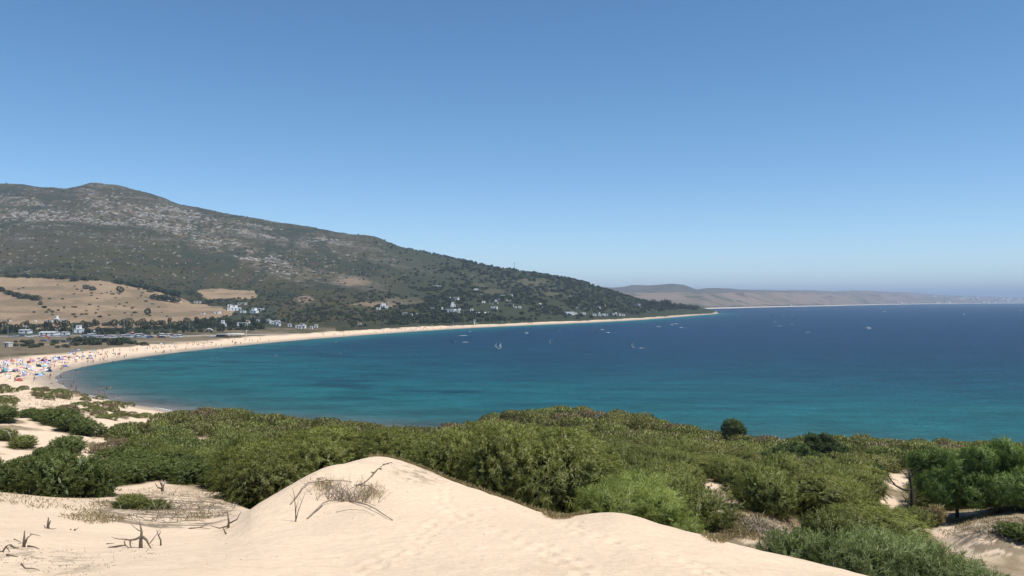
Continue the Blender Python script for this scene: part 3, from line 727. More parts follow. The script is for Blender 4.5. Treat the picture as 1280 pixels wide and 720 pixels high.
def tube(bm, pts, radii, seg=6):
    rings = []
    for k, p in enumerate(pts):
        p = Vector(p); a = Vector(pts[min(k+1, len(pts)-1)])-Vector(pts[max(k-1, 0)])
        a = a.normalized() if a.length > 1e-9 else Vector((0, 0, 1))
        x = a.orthogonal().normalized() if k == 0 else (rings_x-a*rings_x.dot(a)).normalized()
        rings_x = x; y = a.cross(x)
        rings.append([bm.verts.new(p+(x*math.cos(2*math.pi*j/seg)+y*math.sin(2*math.pi*j/seg))*radii[k]) for j in range(seg)])
    for A, B in zip(rings[:-1], rings[1:]):
        for j in range(seg): bm.faces.new((A[j], A[(j+1) % seg], B[(j+1) % seg], B[j]))
    bm.faces.new(list(reversed(rings[0]))); bm.faces.new(rings[-1])
def stems_mesh(name, R_, H, n, rr, base_r=.035):
    """several bent stems that fork from one root"""
    bm = bmesh.new()
    for k in range(n):
        a = rr.uniform(0, 6.28); r = R_*rr.uniform(.15, .6)
        pts = [(0.04*math.cos(a), .04*math.sin(a), -.15)]
        for j in range(1, 5):
            f = j/4; pts.append((r*f*math.cos(a+.3*f)+rr.uniform(-.04, .04), r*f*math.sin(a+.3*f)+rr.uniform(-.04, .04), H*.72*f**.8))
        tube(bm, pts, [base_r*(1-.2*j) for j in range(5)], 5)
    return bm_mesh(name, bm, True)

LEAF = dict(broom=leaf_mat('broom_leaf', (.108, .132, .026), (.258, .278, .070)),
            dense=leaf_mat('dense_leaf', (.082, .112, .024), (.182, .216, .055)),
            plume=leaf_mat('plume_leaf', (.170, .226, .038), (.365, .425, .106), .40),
            weep=leaf_mat('weeping_leaf', (.106, .125, .024), (.264, .282, .065)),
            cool=leaf_mat('cool_leaf', (.110, .154, .044), (.240, .288, .098)),
            olive=leaf_mat('olive_leaf', (.110, .116, .027), (.232, .228, .064)),
            brown=leaf_mat('brown_leaf', (.150, .114, .055), (.270, .210, .110), .2),
            dry=leaf_mat('dry_leaf', (.20, .15, .07), (.36, .29, .13), .25),
            mastic=leaf_mat('mastic_leaf', (.052, .085, .024), (.130, .180, .050), .2, gloss=.03),
            pine=leaf_mat('pine_needle', (.080, .140, .024), (.190, .270, .058), .3))
m_bark = plain('bark', (.12, .095, .07), .9, .1, .3, 8.0)
m_grey_bark = plain('grey_bark', (.060, .050, .043), .9, .1, .35, 8.0)
m_dead = plain('dead_wood', (.165, .130, .100), .9, .1, .35, 9.0)
m_pale_dead = plain('bleached_wood', (.40, .36, .31), .9, .1, .25, 9.0)

PROTO = {}
def shrub_proto(style, R_, H, seed, dens=1.0):
    rng = np.random.default_rng(seed); q, ti, nr = foliage(R_, H, rng, style, dens)
    return (quads_mesh('foliage_'+style, q, ti, nr), stems_mesh('stem_'+style, R_, H, 6, random.Random(seed)), R_, H)
for style, R_, H, nv in [('broom', 1.7, 1.6, 4), ('dense', 1.4, 1.7, 3), ('plume', 1.15, 1.9, 2), ('weep', 1.8, 2.6, 4), ('cool', 1.2, 1.15, 3), ('olive', 2.3, 1.8, 3), ('brown', 2.0, 1.5, 2), ('dry', .75, 1.2, 1)]:
    dn_ = {'weep': 1.5, 'olive': 1.5, 'broom': 1.2, 'brown': 1.2}.get(style, 1.0)
    PROTO[style] = [shrub_proto(style, R_, H, 100+sum(map(ord, style))+k, dn_) for k in range(nv)]
SHRUB_NAME = dict(broom='broom_shrub', dense='evergreen_shrub', plume='feathery_shrub', weep='weeping_shrub', cool='broom_shrub', olive='scrub_bush', brown='withered_shrub', dry='withered_shrub')
prng = random.Random(5)
def put_shrub(u, Y, r, h, style, label, group=None):
    fol, st, R_, H = prng.choice(PROTO[style])
    root = empty(SHRUB_NAME[style], place(u, Y, -.04), prng.uniform(0, 6.28)); root.scale = (r/R_, r/R_*prng.uniform(.92, 1.08), h/H*(.8 if style in ('dense', 'plume') else 1))
    obj('foliage', fol, LEAF[style], root); obj('stem', st, m_bark, root)
    return tag(root, label, 'shrub', group)
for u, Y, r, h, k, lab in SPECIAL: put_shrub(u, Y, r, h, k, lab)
ZONE_LABEL = dict(weep='drooping olive green shrub in the tall thicket just behind the foreground dune',
                  broom='soft green broom shrub in the wide thicket between the sand and the sea',
                  dense='compact dark green shrub in the thicket behind the mottled sand hollow',
                  olive='olive brown scrub bush on the vegetated dune before the sea',
                  brown='withered brownish shrub among green ones on the dune before the sea')
for (u, Y, r, h, k) in AUTO_NEAR:
    put_shrub(u, Y, r, h, k, ZONE_LABEL[k], {'weep': 'tall shrubs behind the foreground dune', 'broom': 'broom shrubs of the thicket', 'dense': 'dark shrubs beside the hollow', 'olive': 'olive brown bushes on the seaward dune', 'brown': 'withered shrubs on the seaward dune'}[k])

# the rest of the coastal scrub, too many to count: one object
def scrub_mass(name, items, mats, blade=(.42, .125), nb=2200, parent=None):
    Qs, Ts, Ms, Ns = [], [], [], []
    var = {}
    for k in mats:
        for v in range(4):
            rng = np.random.default_rng(900+v+len(k)); Cn, rad = lobes(1.0, .72, 10, rng)
            p, d = on_lobes(Cn, rad, nb, rng, shell=(.7, 1.04))
            q = blades(p, d*.7+np.array([0, 0, .8])+rng.normal(size=p.shape)*.55, blade[0]*.4, blade[1]*.4, .1, rng)
            q[..., 2] = np.maximum(q[..., 2], 0); var[k, v] = (q, rng.uniform(0, 1, len(q)), d+rng.normal(size=d.shape)*.25)
    for it in items:
        u, Y, r, h, k = it; q, ti, nr = var[k, prng.randrange(4)]; a = prng.uniform(0, 6.28); c, s_ = math.cos(a), math.sin(a)
        P = place(u, Y, -.05); x = (q[..., 0]*c-q[..., 1]*s_)*r+P.x; y = (q[..., 0]*s_+q[..., 1]*c)*r+P.y; z = q[..., 2]*h*1.35+P.z
        Ns.append(np.stack([nr[:, 0]*c-nr[:, 1]*s_, nr[:, 0]*s_+nr[:, 1]*c, nr[:, 2]], -1)); Qs.append(np.stack([x, y, z], -1)); Ts.append(np.clip(ti*.7+prng.uniform(-.05, .35), 0, 1)); Ms.append(np.full(len(q), list(mats).index(k)))
    q = np.concatenate(Qs); me = quads_mesh(name, q, np.concatenate(Ts), np.concatenate(Ns))
    for k in mats: me.materials.append(LEAF[k])
    me.polygons.foreach_set('material_index', np.concatenate(Ms).astype(np.int32))
    o = obj(name, me); o['kind'] = 'stuff'; return o
scrub_mass('coastal_scrub', AUTO_FAR, {k: 1 for k in sorted(set(a[4] for a in AUTO_FAR))})
print('SHRUBS', len(SPECIAL), len(auto))

# ------------------------------------------------------------------ pines, mastic, lone tree on the dune
def add_stems(bm, root, tips, r0, rng, seg=6):
    """limbs from a root point to each tip, gently bent"""
    for tp in tips:
        a, b = Vector(root), Vector(tp); n = 5; pts = []
        for j in range(n+1):
            f = j/n; p = a.lerp(b, f); p.z += math.sin(f*math.pi)*.10*(b-a).length*rng.uniform(-.4, 1)
            p.x += math.sin(f*math.pi)*rng.uniform(-.06, .06)*(b-a).length; pts.append(p)
        tube(bm, pts, [r0*(1-.75*j/n) for j in range(n+1)], seg)
def crown_from_lobes(Cn, rad, rng, style):
    S = dict(pine=(60, 34, .30, .20, .022, .8), mastic=(30, 22, .30, .15, .06, .5), far=(9, 16, .6, .55, .30, .3))[style]
    npl, nb, pl, L, Wd, up = S
    n = int(npl*np.sum(rad**2)*6); p, d = on_lobes(Cn, rad, n, rng, zmin=-9, drop=.85)
    ax = norm(d+np.array([0, 0, up])+rng.normal(size=p.shape)*.3); i = np.repeat(np.arange(len(p)), nb)
    t_ = rng.uniform(-.4, 1, len(i)); base = p[i]+ax[i]*(pl*t_)[:, None]
    q = blades(base, ax[i]+rng.normal(size=(len(i), 3))*.8, L*rng.uniform(.6, 1.3, len(i)), Wd*rng.uniform(.7, 1.3, len(i)), .03, rng)
    tp = rng.uniform(0, 1, len(p)); ti = np.clip(tp[i]*.7+rng.uniform(0, .3, len(i)), 0, 1)
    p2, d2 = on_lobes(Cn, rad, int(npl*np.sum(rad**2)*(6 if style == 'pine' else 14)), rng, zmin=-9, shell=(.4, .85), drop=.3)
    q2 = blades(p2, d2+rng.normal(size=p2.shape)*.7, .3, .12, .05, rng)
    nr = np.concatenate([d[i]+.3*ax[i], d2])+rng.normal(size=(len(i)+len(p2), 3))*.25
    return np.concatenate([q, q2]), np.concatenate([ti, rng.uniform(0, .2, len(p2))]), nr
def pine(u, Y, label, blobs, trunk_top, rr, lean=(0, 0)):
    """blobs: (dx, dy, dz, r) clumps of the crown around the foot of the trunk"""
    rng = np.random.default_rng(int(u)); root = empty('pine_tree', place(u, Y, -.05))
    Cn = np.array([b[:3] for b in blobs], float); rad = np.array([b[3] for b in blobs], float)
    q, ti, nr = crown_from_lobes(Cn, rad, rng, 'pine'); obj('crown', quads_mesh('pine_crown', q, ti, nr), LEAF['pine'], root)
    bm = bmesh.new(); pts = [(0, 0, -.3)]+[(lean[0]*f, lean[1]*f, trunk_top*f) for f in (.2, .45, .7, 1)]
    tube(bm, pts, [rr, rr*.9, rr*.75, rr*.6, rr*.45], 8); obj('trunk', bm_mesh('pine_trunk', bm, True), m_grey_bark, root)
    bm = bmesh.new(); add_stems(bm, (lean[0]*.7, lean[1]*.7, trunk_top*.7), [b[:3] for b in blobs[:14]], rr*.4, random.Random(3)); obj('limb', bm_mesh('pine_limb', bm, True), m_grey_bark, root)
    return tag(root, label, 'pine')
def blob_dome(w, dpt, z0, h, n, seed, r=(.45, .75)):
    g = random.Random(seed); out = []
    for _ in range(n):
        a = g.uniform(0, 6.28); f = math.sqrt(g.random()); out.append((w*f*math.cos(a), dpt*f*math.sin(a), z0+h*(1-f*f)*g.uniform(.55, 1.05), g.uniform(*r)))
    return out
pine(1246, 41.0, 'large bright green pine with a broad crown at the right edge', blob_dome(2.6, 2.3, .9, 2.4, 84, 1, (.30, .50)), 2.4, .14)
pine(1318, 42.0, 'bright green pine cut off by the right edge of the picture', blob_dome(2.4, 2.3, .9, 2.3, 76, 2, (.30, .50)), 2.4, .14)
pine(1196, 43.5, 'darker flat topped pine between the bare trunk and the large bright pine', [(b[0], b[1], b[2], b[3]) for b in blob_dome(1.7, 1.5, 1.5, 1.5, 34, 3, (.28, .46))], 2.6, .10, (.1, 0))
pine(1165, 45.0, 'thin crowned pine just behind the bare grey trunk', blob_dome(1.2, 1.1, 2.5, .8, 12, 4, (.30, .46)), 2.6, .08, (.1, 0))

# the bare pine: leaning grey trunk with naked limbs
root = empty('bare_pine', place(1139, 40.0, -.05))
bm = bmesh.new(); tube(bm, [(0, 0, -.2), (.02, 0, .6), (.05, 0, 1.3), (.03, 0, 2.0), (-.05, 0, 2.6), (-.12, .02, 3.0)], [.13, .115, .10, .085, .06, .035], 8); obj('trunk', bm_mesh('bare_trunk', bm, True), m_grey_bark, root)
g = random.Random(4)
for pts, r0 in [([(.02, 0, 1.95), (-.45, -.1, 1.98), (-.85, -.1, 2.2), (-1.1, 0, 2.55), (-1.2, 0, 2.85)], .06), ([(.04, 0, 2.3), (-.3, .1, 2.75), (-.55, .15, 3.0)], .035), ([(.05, 0, 1.2), (-.3, -.1, 1.45), (-.5, -.1, 1.75)], .05),
                ([(.05, 0, .95), (-.3, 0, 1.1), (-.5, 0, 1.35)], .04), ([(.03, 0, .7), (.5, -.1, .85), (.75, -.1, 1.1)], .05), ([(.03, 0, .5), (-.25, -.1, .7), (-.4, -.1, .95)], .04), ([(.02, 0, 2.6), (.3, .1, 2.95), (.55, .1, 3.05)], .03),
                ([(-.85, -.1, 2.2), (-1.0, .1, 2.25), (-1.35, .1, 2.5)], .025)]:
    bm = bmesh.new(); tube(bm, pts, [r0*(1-.7*k/(len(pts)-1)) for k in range(len(pts))], 6); obj('branch', bm_mesh('bare_branch', bm, True), m_grey_bark, root)
tag(root, 'bare grey pine trunk with naked limbs standing before a sandy path', 'dead tree')

def broad_tree(u, Y, dz, blobs, trunk_h, rr, style, name, label, cat):
    rng = np.random.default_rng(int(u)+5); root = empty(name, place(u, Y, dz))
    Cn = np.array([b[:3] for b in blobs], float); rad = np.array([b[3] for b in blobs], float)
    q, ti, nr = crown_from_lobes(Cn, rad, rng, style); obj('crown', quads_mesh(name+'_crown', q, ti, nr), LEAF[style], root)
    bm = bmesh.new(); tube(bm, [(0, 0, -.4), (0, 0, trunk_h*.5), (.03, 0, trunk_h)], [rr, rr*.85, rr*.7], 8); obj('trunk', bm_mesh(name+'_trunk', bm, True), m_grey_bark, root)
    bm = bmesh.new(); add_stems(bm, (0, 0, trunk_h*.8), [b[:3] for b in blobs[:10]], rr*.55, random.Random(8)); obj('limb', bm_mesh(name+'_limb', bm, True), m_grey_bark, root)
    return tag(root, label, cat)
Yr = 122.0; zt = CAMZ-(552-HOR)/F0*Yr
broad_tree(917, Yr, zt-float(zat(917, Yr)), [(-1.2, 0, 1.55, .5), (-1.25, .3, 2.1, .48), (-1.0, -.2, 2.6, .5), (-.5, .2, 2.8, .5), (0, 0, 2.75, .55), (.5, -.2, 2.6, .5), (.9, .2, 2.3, .5), (1.3, .1, 1.9, .45), (1.5, 0, 1.5, .42), (1.0, -.3, 1.35, .5), (.5, -.5, 1.3, .5), (-.1, -.5, 1.45, .5), (-.7, -.5, 1.4, .5), (-.6, -.6, 2.0, .55), (.2, -.6, 2.0, .55), (.8, -.4, 1.8, .5), (0, .5, 1.8, .8)], 1.0, .13, 'mastic',
           'lone_tree', 'lone round dark green tree standing against the sea on the dune skyline', 'tree')
for k, (u, Y, w, h, lab) in enumerate([(1024, 94, 3.2, 3.2, 'largest dark glossy mastic bush on the right skyline'), (992, 88, 2.9, 2.3, 'dark glossy mastic bush trailing down left of the largest one'), (962, 83, 1.6, 1.6, 'smallest dark mastic bush at the low left end of the dark row'),
                                       (1086, 74, 1.2, 1.5, 'small dark mastic bush above the sandy path in the right thicket')]):
    pz = {0: 574, 1: 578, 2: 584, 3: 589}[k]; zt = CAMZ-(pz-HOR)/F0*Y
    bl = [(b[0], b[1], max(.3, b[2]), b[3]) for b in blob_dome(w*1.12, w*.55, .15, h*.74, [60, 44, 18, 8][k], 40+k, (.30, .52))]
    broad_tree(u, Y, min(zt, float(zat(u, Y))+1.2)-float(zat(u, Y)) if k < 3 else 0.0, bl, .5, .1, 'mastic', 'mastic_bush', lab, 'shrub')

# ------------------------------------------------------------------ dead wood in the foreground sand
def dead(name, u, py, label, cat, limbs, mat=None, Y=None, s=1.0):
    """limbs: (points in metres from the foot, base radius, part name)"""
    P = hit(u, py) if Y is None else place(u, Y)
    root = empty(name, P, 0, s)
    for pts, r0, pn in limbs:
        bm = bmesh.new(); n = len(pts)-1
        tube(bm, pts, [r0*.72*(1-.72*k/n) for k in range(n+1)], 7)
        obj(pn, bm_mesh(pn, bm, True), m_pale_dead if pn == 'bleached_tip' else (mat or m_dead), root)
    return tag(root, label, cat)
# scale guides: sand near (180,690) lies about 17 m off, one pixel there is 17 mm
dead('dead_stump', 176, 685, 'tallest dead stump with a pale tip and spreading roots in the left sand', 'stump', [
    ([(0, 0, -.08), (.0, 0, .12), (.015, 0, .28), (-.01, 0, .42)], .055, 'trunk'), ([(-.01, 0, .42), (-.02, 0, .50), (-.05, 0, .57)], .02, 'bleached_tip'),
    ([(0, 0, .20), (-.10, .02, .15), (-.20, .03, .13), (-.30, .02, .15), (-.40, .0, .16)], .032, 'root'), ([(-.20, .03, .13), (-.19, .0, .05), (-.14, -.02, -.02)], .026, 'root'),
    ([(-.40, 0, .16), (-.48, .02, .17), (-.52, 0, .20)], .012, 'root'), ([(.03, 0, .2), (.11, -.02, .15), (.16, -.03, .06), (.22, -.04, -.02)], .036, 'root'), ([(.16, 0, .08), (.24, .04, .2), (.33, .06, .34)], .013, 'twig'), ([(-.02, 0, .3), (-.13, 0, .38), (-.2, 0, .46)], .012, 'twig')])
dead('dead_stick', 201, 682, 'short forked dead stick standing right of the tallest stump', 'stick', [([(.0, 0, -.04), (.0, 0, .10), (-.05, 0, .2), (-.08, 0, .3)], .026, 'stem'), ([(-.04, 0, .19), (-.01, 0, .24), (-.005, 0, .28)], .014, 'twig')])
dead('dead_root', 157, 685, 'low tangle of dead root lying left of the tallest stump', 'root', [([(-.30, 0, .0), (-.12, .02, .03), (0, 0, .05), (.06, 0, .0)], .03, 'stem'), ([(.0, 0, .04), (-.05, .05, .10), (-.02, .08, .13)], .02, 'twig'), ([(-.36, .05, .06), (-.28, .03, .07), (-.2, 0, .08)], .014, 'twig')])
dead('dead_stump', 60, 661, 'small pointed dead stump standing alone below the left shrub clump', 'stump', [([(0, 0, -.05), (0, 0, .08), (.01, 0, .22)], .05, 'trunk'), ([(.01, 0, .06), (.045, 0, .14), (.05, 0, .17)], .022, 'twig'), ([(-.04, 0, -.01), (-.07, .0, .05), (-.08, 0, .08)], .016, 'twig'), ([(0, 0, .0), (.09, -.02, .0), (.18, -.02, .01)], .016, 'root')])
dead('dead_stump', 30, 684, 'forked dead stump in the left foreground sand', 'stump', [([(0, 0, -.05), (0, 0, .1), (.01, 0, .27)], .042, 'trunk'), ([(.01, 0, .05), (.05, .01, .15), (.11, .02, .2)], .026, 'twig'), ([(.04, .1, .19), (.12, .12, .17), (.22, .1, .15)], .012, 'twig'), ([(-.2, .05, .12), (-.1, .03, .09), (-.02, 0, .06)], .012, 'twig')])
dead('fallen_branch', 3, 690, 'dead branch leaning out of the sand at the left edge', 'branch', [([(-.2, 0, -.01), (0, 0, .0), (.06, 0, .09), (.12, 0, .12)], .035, 'stem'), ([(.06, 0, .08), (.10, 0, .03), (.12, 0, .0)], .016, 'twig')])
dead('fallen_branch', 20, 686, 'short dead branch lying left of the forked stump', 'branch', [([(-.09, 0, .06), (-.03, 0, .02), (.05, 0, .01)], .026, 'stem')])
dead('fallen_branch', 43, 686, 'dead branch lying right of the forked stump', 'branch', [([(-.12, .02, .04), (0, 0, .03), (.08, 0, .0)], .024, 'stem')])
dead('fallen_branch', 15, 696, 'dark stick lying in the sand below the left edge branch', 'branch', [([(-.08, 0, .03), (0, 0, .02), (.09, 0, .0)], .022, 'stem')])
dead('fallen_branch', 33, 712, 'thin crooked branch lying in the lowest left sand', 'branch', [([(-.1, .05, .06), (-.02, 0, .02), (.1, -.01, .02), (.2, -.03, .0)], .018, 'stem')])
dead('fallen_branch', 91, 663, 'pair of dark wood ends poking from the sand right of the pointed stump', 'branch', [([(-.06, 0, -.02), (-.04, 0, .02), (-.03, 0, .03)], .03, 'stem'), ([(.03, 0, -.02), (.04, 0, .02), (.05, 0, .03)], .034, 'stem'), ([(.06, 0, .01), (.1, 0, .04), (.13, 0, .07)], .01, 'twig')])
dead('bleached_stump', 203, 614, 'black and white dead stump before the shrubs beyond the sand hollow', 'stump', [([(0, 0, -.05), (0, 0, .25), (-.12, 0, .45)], .11, 'trunk'), ([(.02, 0, .15), (.10, -.02, .35), (.13, -.02, .52)], .055, 'bleached_tip'), ([(.0, -.05, .18), (.03, -.06, .38), (.0, -.06, .55)], .05, 'bleached_tip'), ([(0, 0, .1), (-.22, 0, .2), (-.34, 0, .38)], .06, 'twig')], Y=36)
dead('bleached_stump', 13, 551, 'pale dead tree stump on white sand at the left edge', 'stump', [([(0, 0, -.1), (0, 0, .4), (-.25, 0, .8), (-.7, 0, .9)], .12, 'trunk'), ([(.05, 0, 0), (.2, 0, .35), (.22, 0, .5)], .05, 'twig')], mat=m_pale_dead)
dead('dead_sapling', 370, 652, 'dead leafless sapling with three upright stems on the dune slope', 'shrub', [([(0, 0, -.1), (-.01, 0, .18), (-.02, 0, .42), (-.05, 0, .78), (-.1, 0, 1.0)], .028, 'stem'), ([(.0, 0, .05), (.06, 0, .3), (.16, .02, .58), (.27, .02, .85)], .022, 'stem'), ([(-.01, 0, .35), (.05, .03, .55), (.06, .03, .72)], .012, 'twig'),
     ([(-.03, 0, .6), (-.12, 0, .74), (-.2, 0, .82)], .010, 'twig'), ([(.0, 0, .25), (.02, -.05, .5), (0, -.06, .62)], .010, 'twig'), ([(.16, .02, .6), (.1, .02, .72), (.09, .02, .8)], .008, 'twig')], s=.72)
dead('dead_stump', 285, 660, 'dead stump at the right rim of the sand hollow', 'stump', [([(0, 0, -.05), (.02, 0, .15), (-.02, 0, .4)], .05, 'trunk'), ([(0, 0, .1), (.2, 0, .2), (.3, 0, .38)], .03, 'twig'), ([(0, 0, .05), (-.2, 0, .0), (-.4, 0, .06)], .03, 'root')])
dead('dead_stick', 281, 668, 'short thick dead stick below the stump at the hollow rim', 'stick', [([(.06, 0, -.05), (.0, 0, .06), (-.04, 0, .16)], .035, 'stem')])
dead('fallen_branch', 255, 662, 'grey branch lying on sand left of the hollow rim stump', 'branch', [([(-.4, .1, .0), (-.1, 0, .05), (.15, 0, .02)], .022, 'stem'), ([(-.1, 0, .05), (.1, .1, .13), (.3, .1, .16)], .012, 'twig')])

# exposed root that runs down from the crest of the dune
ridge_pts = [(488, 578.5), (480, 581.5), (471, 588), (463, 597), (455, 604), (444, 609)]
pw = [hit(u, p, dz=.0) for u, p in ridge_pts]
bm = bmesh.new(); tube(bm, pw, [.012, .02, .024, .022, .018, .008], 6)
g = random.Random(6)
rt = empty('exposed_root', pw[2])
o = obj('stem', bm_mesh('root_stem', bm, True), m_dead, rt); o.matrix_parent_inverse = Matrix.Translation(-pw[2])
for k in range(14):
    i = g.randrange(len(pw)-1); a = pw[i].lerp(pw[i+1], g.random()); b_ = a+Vector((g.uniform(-.16, .16), g.uniform(-.25, .1), g.uniform(-.02, .04)))
    bm = bmesh.new(); tube(bm, [a, a.lerp(b_, .5)+Vector((0, 0, .02)), b_], [.02, .014, .006], 5); o = obj('twig', bm_mesh('root_twig', bm, True), m_dead, rt); o.matrix_parent_inverse = Matrix.Translation(-pw[2])
tag(rt, 'dark exposed root running down from the crest of the foreground dune', 'root')

# the half buried dead bush: arching limbs and a fan of thin grey twigs
base_ = hit(428, 628)
db = empty('dead_bush', base_)
def local(u, py, dz=0.0):
    h = hit(u, py); return (h-base_)+Vector((0, 0, dz))
m_twig = plain('grey_twig', (.26, .215, .165), .9, .1, .25, 9.0)
for pl_, r0 in [([(363, 631), (371, 622), (378, 612), (385, 606.5), (398, 605), (412, 603), (428, 602), (440, 603)], .030), ([(384, 649), (395, 640), (404, 632), (412, 629), (424, 628), (431, 626)], .032), ([(436, 627), (446, 630), (458, 634), (470, 640), (480, 646), (491, 651)], .030),
                ([(440, 628), (456, 631), (470, 633)], .015), ([(448, 606), (460, 610), (470, 616), (476, 623)], .022), ([(420, 641), (436, 640), (455, 641), (468, 645)], .012), ([(396, 599), (403, 600), (411, 601)], .022)]:
    P = [local(u, p, .05*math.sin(math.pi*k/(len(pl_)-1))+.015) for k, (u, p) in enumerate(pl_)]
    bm = bmesh.new(); tube(bm, P, [r0*.6*(1-.5*k/(len(P)-1)) for k in range(len(P))], 6); obj('limb', bm_mesh('bush_limb', bm, True), m_twig, db)
g = random.Random(9); bm = bmesh.new()
for k in range(200):
    u = g.gauss(433, 16); p = 628-abs(g.gauss(0, 9))+(u-433)*.05
    if not 385 < u < 478: continue
    a = local(u, max(600, p)); L_ = g.uniform(.12, .42); th = g.uniform(-.9, .9)
    b_ = a+Vector((math.sin(th)*L_, g.uniform(-.12, .12), L_*math.cos(th)*.75+.02)); c_ = a.lerp(b_, .55)+Vector((g.uniform(-.03, .03), 0, .02))
    tube(bm, [a, c_, b_], [.007, .005, .003], 4)
obj('twigs', bm_mesh('bush_twigs', bm, True), m_twig, db)['kind'] = 'stuff'
rng = np.random.default_rng(12); n = 900
gx = rng.normal(0, 1, n); pts = []
for k in range(n):
    u = 462+gx[k]*8 if k % 2 else 405+gx[k]*10; p = (617 if k % 2 else 608)+rng.normal()*5; h = hit(u, p); pts.append(np.array(h-base_))
pts = np.array(pts); q = blades(pts, rng.normal(size=(n, 3))*[.5, .5, .3]+[0, 0, 1], rng.uniform(.08, .22, n), .012, .3, rng)
obj('dry_grass', quads_mesh('bush_grass', q, rng.uniform(0, 1, n)), LEAF['dry'], db)['kind'] = 'stuff'
tag(db, 'half buried dead bush of arching limbs and grey twigs on the dune', 'shrub')

# ------------------------------------------------------------------ dry grass and debris that nobody could count
def grass_cloud(name, pts, Lr, wd, mat, seed, lean=.5):
    rng = np.random.default_rng(seed); n = len(pts)
    q = blades(np.array(pts), rng.normal(size=(n, 3))*[lean, lean, .2]+[0, 0, 1], rng.uniform(*Lr, n), wd, .3, rng)
    o = obj(name, quads_mesh(name, q, rng.uniform(0, 1, n)), mat); o['kind'] = 'stuff'; return o
rng = np.random.default_rng(31); pts = []
lo = lambda u: float(np.interp(u, GU, NC[5][1]))
for _ in range(16000):       # fringe along the back of the crest
    u = rng.uniform(462, 735); Y = lo(u)*(1.0+abs(rng.normal())*.05)
    if u > 640 and rng.random() < .4: continue
    if u < 500 and rng.random() < .7: continue
    pts.append(place(u, Y))
for (cu_, cp, ru, rp_, n) in [(150, 562, 26, 12, 2600), (172, 580, 24, 9, 1600), (955, 655, 60, 22, 5200), (700, 640, 22, 10, 2600), (1235, 655, 50, 12, 3500), (205, 632, 92, 22, 2200), (105, 634, 70, 10, 800), (30, 622, 40, 10, 400), (900, 660, 25, 20, 2000), (130, 540, 10, 8, 500), (1050, 655, 20, 8, 600)]:
    for _ in range(n):
        a = rng.uniform(0, 6.28); f = math.sqrt(rng.random()); h = hit(cu_+ru*f*math.cos(a), cp+rp_*f*math.sin(a))
        if h is not None and fbm(np.array([h.x/1.1]), np.array([h.y/1.1]), 2, 8)[0] > .46: pts.append(h)
for (cu_, cp, ru, rp_, n) in [(925, 652, 34, 20, 5200), (985, 640, 40, 8, 2000), (110, 650, 45, 6, 500), (1180, 660, 40, 14, 1500)]:
    for _ in range(n):
        a = rng.uniform(0, 6.28); f = math.sqrt(rng.random()); h = hit(cu_+ru*f*math.cos(a), cp+rp_*f*math.sin(a))
        if h is not None and fbm(np.array([h.x/1.4]), np.array([h.y/1.4]), 2, 18)[0] > .40: pts.append(h)
grass_cloud('dry_grass', pts, (.07, .25), .020, LEAF['dry'], 32)
pts = []
for (cu_, cp, ru, rp_, n) in [(140, 557, 30, 14, 1500), (170, 578, 30, 10, 1500), (60, 500, 70, 10, 1200)]:
    for _ in range(n):
        a = rng.uniform(0, 6.28); f = math.sqrt(rng.random()); h = hit(cu_+ru*f*math.cos(a), cp+rp_*f*math.sin(a))
        if h is not None and fbm(np.array([h.x/3]), np.array([h.y/3]), 2, 9)[0] > .48: pts.append(h)
grass_cloud('withered_grass', pts, (.3, .8), .05, LEAF['brown'], 33)
pts = []
for (cu_, cp, ru, rp_, n) in [(962, 658, 36, 12, 900), (1240, 672, 40, 16, 300), (1130, 668, 24, 10, 500), (215, 636, 80, 18, 500)]:
    for _ in range(n):
        a = rng.uniform(0, 6.28); f = math.sqrt(rng.random()); h = hit(cu_+ru*f*math.cos(a), cp+rp_*f*math.sin(a))
        if h is not None and fbm(np.array([h.x/1.2]), np.array([h.y/1.2]), 2, 28)[0] > .47: pts.append(h)
grass_cloud('dead_twigs', pts, (.15, .55), .03, m_twig, 35, .9)
# crumbs of wood, seed heads and shells strewn over the near sand
g = random.Random(21); bm = bmesh.new()
for (cu_, cp, ru, rp_, n) in [(70, 704, 80, 18, 120), (20, 690, 30, 16, 60), (530, 592, 50, 20, 90), (430, 640, 60, 12, 20), (640, 690, 380, 26, 14), (300, 690, 160, 24, 12), (175, 690, 40, 10, 40), (470, 610, 60, 22, 50)]:
    for _ in range(n):
        a = g.uniform(0, 6.28); f = math.sqrt(g.random()); h = hit(cu_+ru*f*math.cos(a), cp+rp_*f*math.sin(a))
        if h is None or h.y > 32: continue
        L_ = .006+.05*g.random()**3*(2 if g.random() < .1 else 1); th = g.uniform(0, 6.28); v = Vector((math.cos(th)*L_, math.sin(th)*L_, g.uniform(0, .01)))
        tube(bm, [h+Vector((0, 0, .004)), h+v*.5+Vector((0, 0, .012)), h+v+Vector((0, 0, .004))], [.003, .004, .002], 4)
o = obj('wood_crumbs', bm_mesh('wood_crumbs', bm, True), m_twig); o['kind'] = 'stuff'

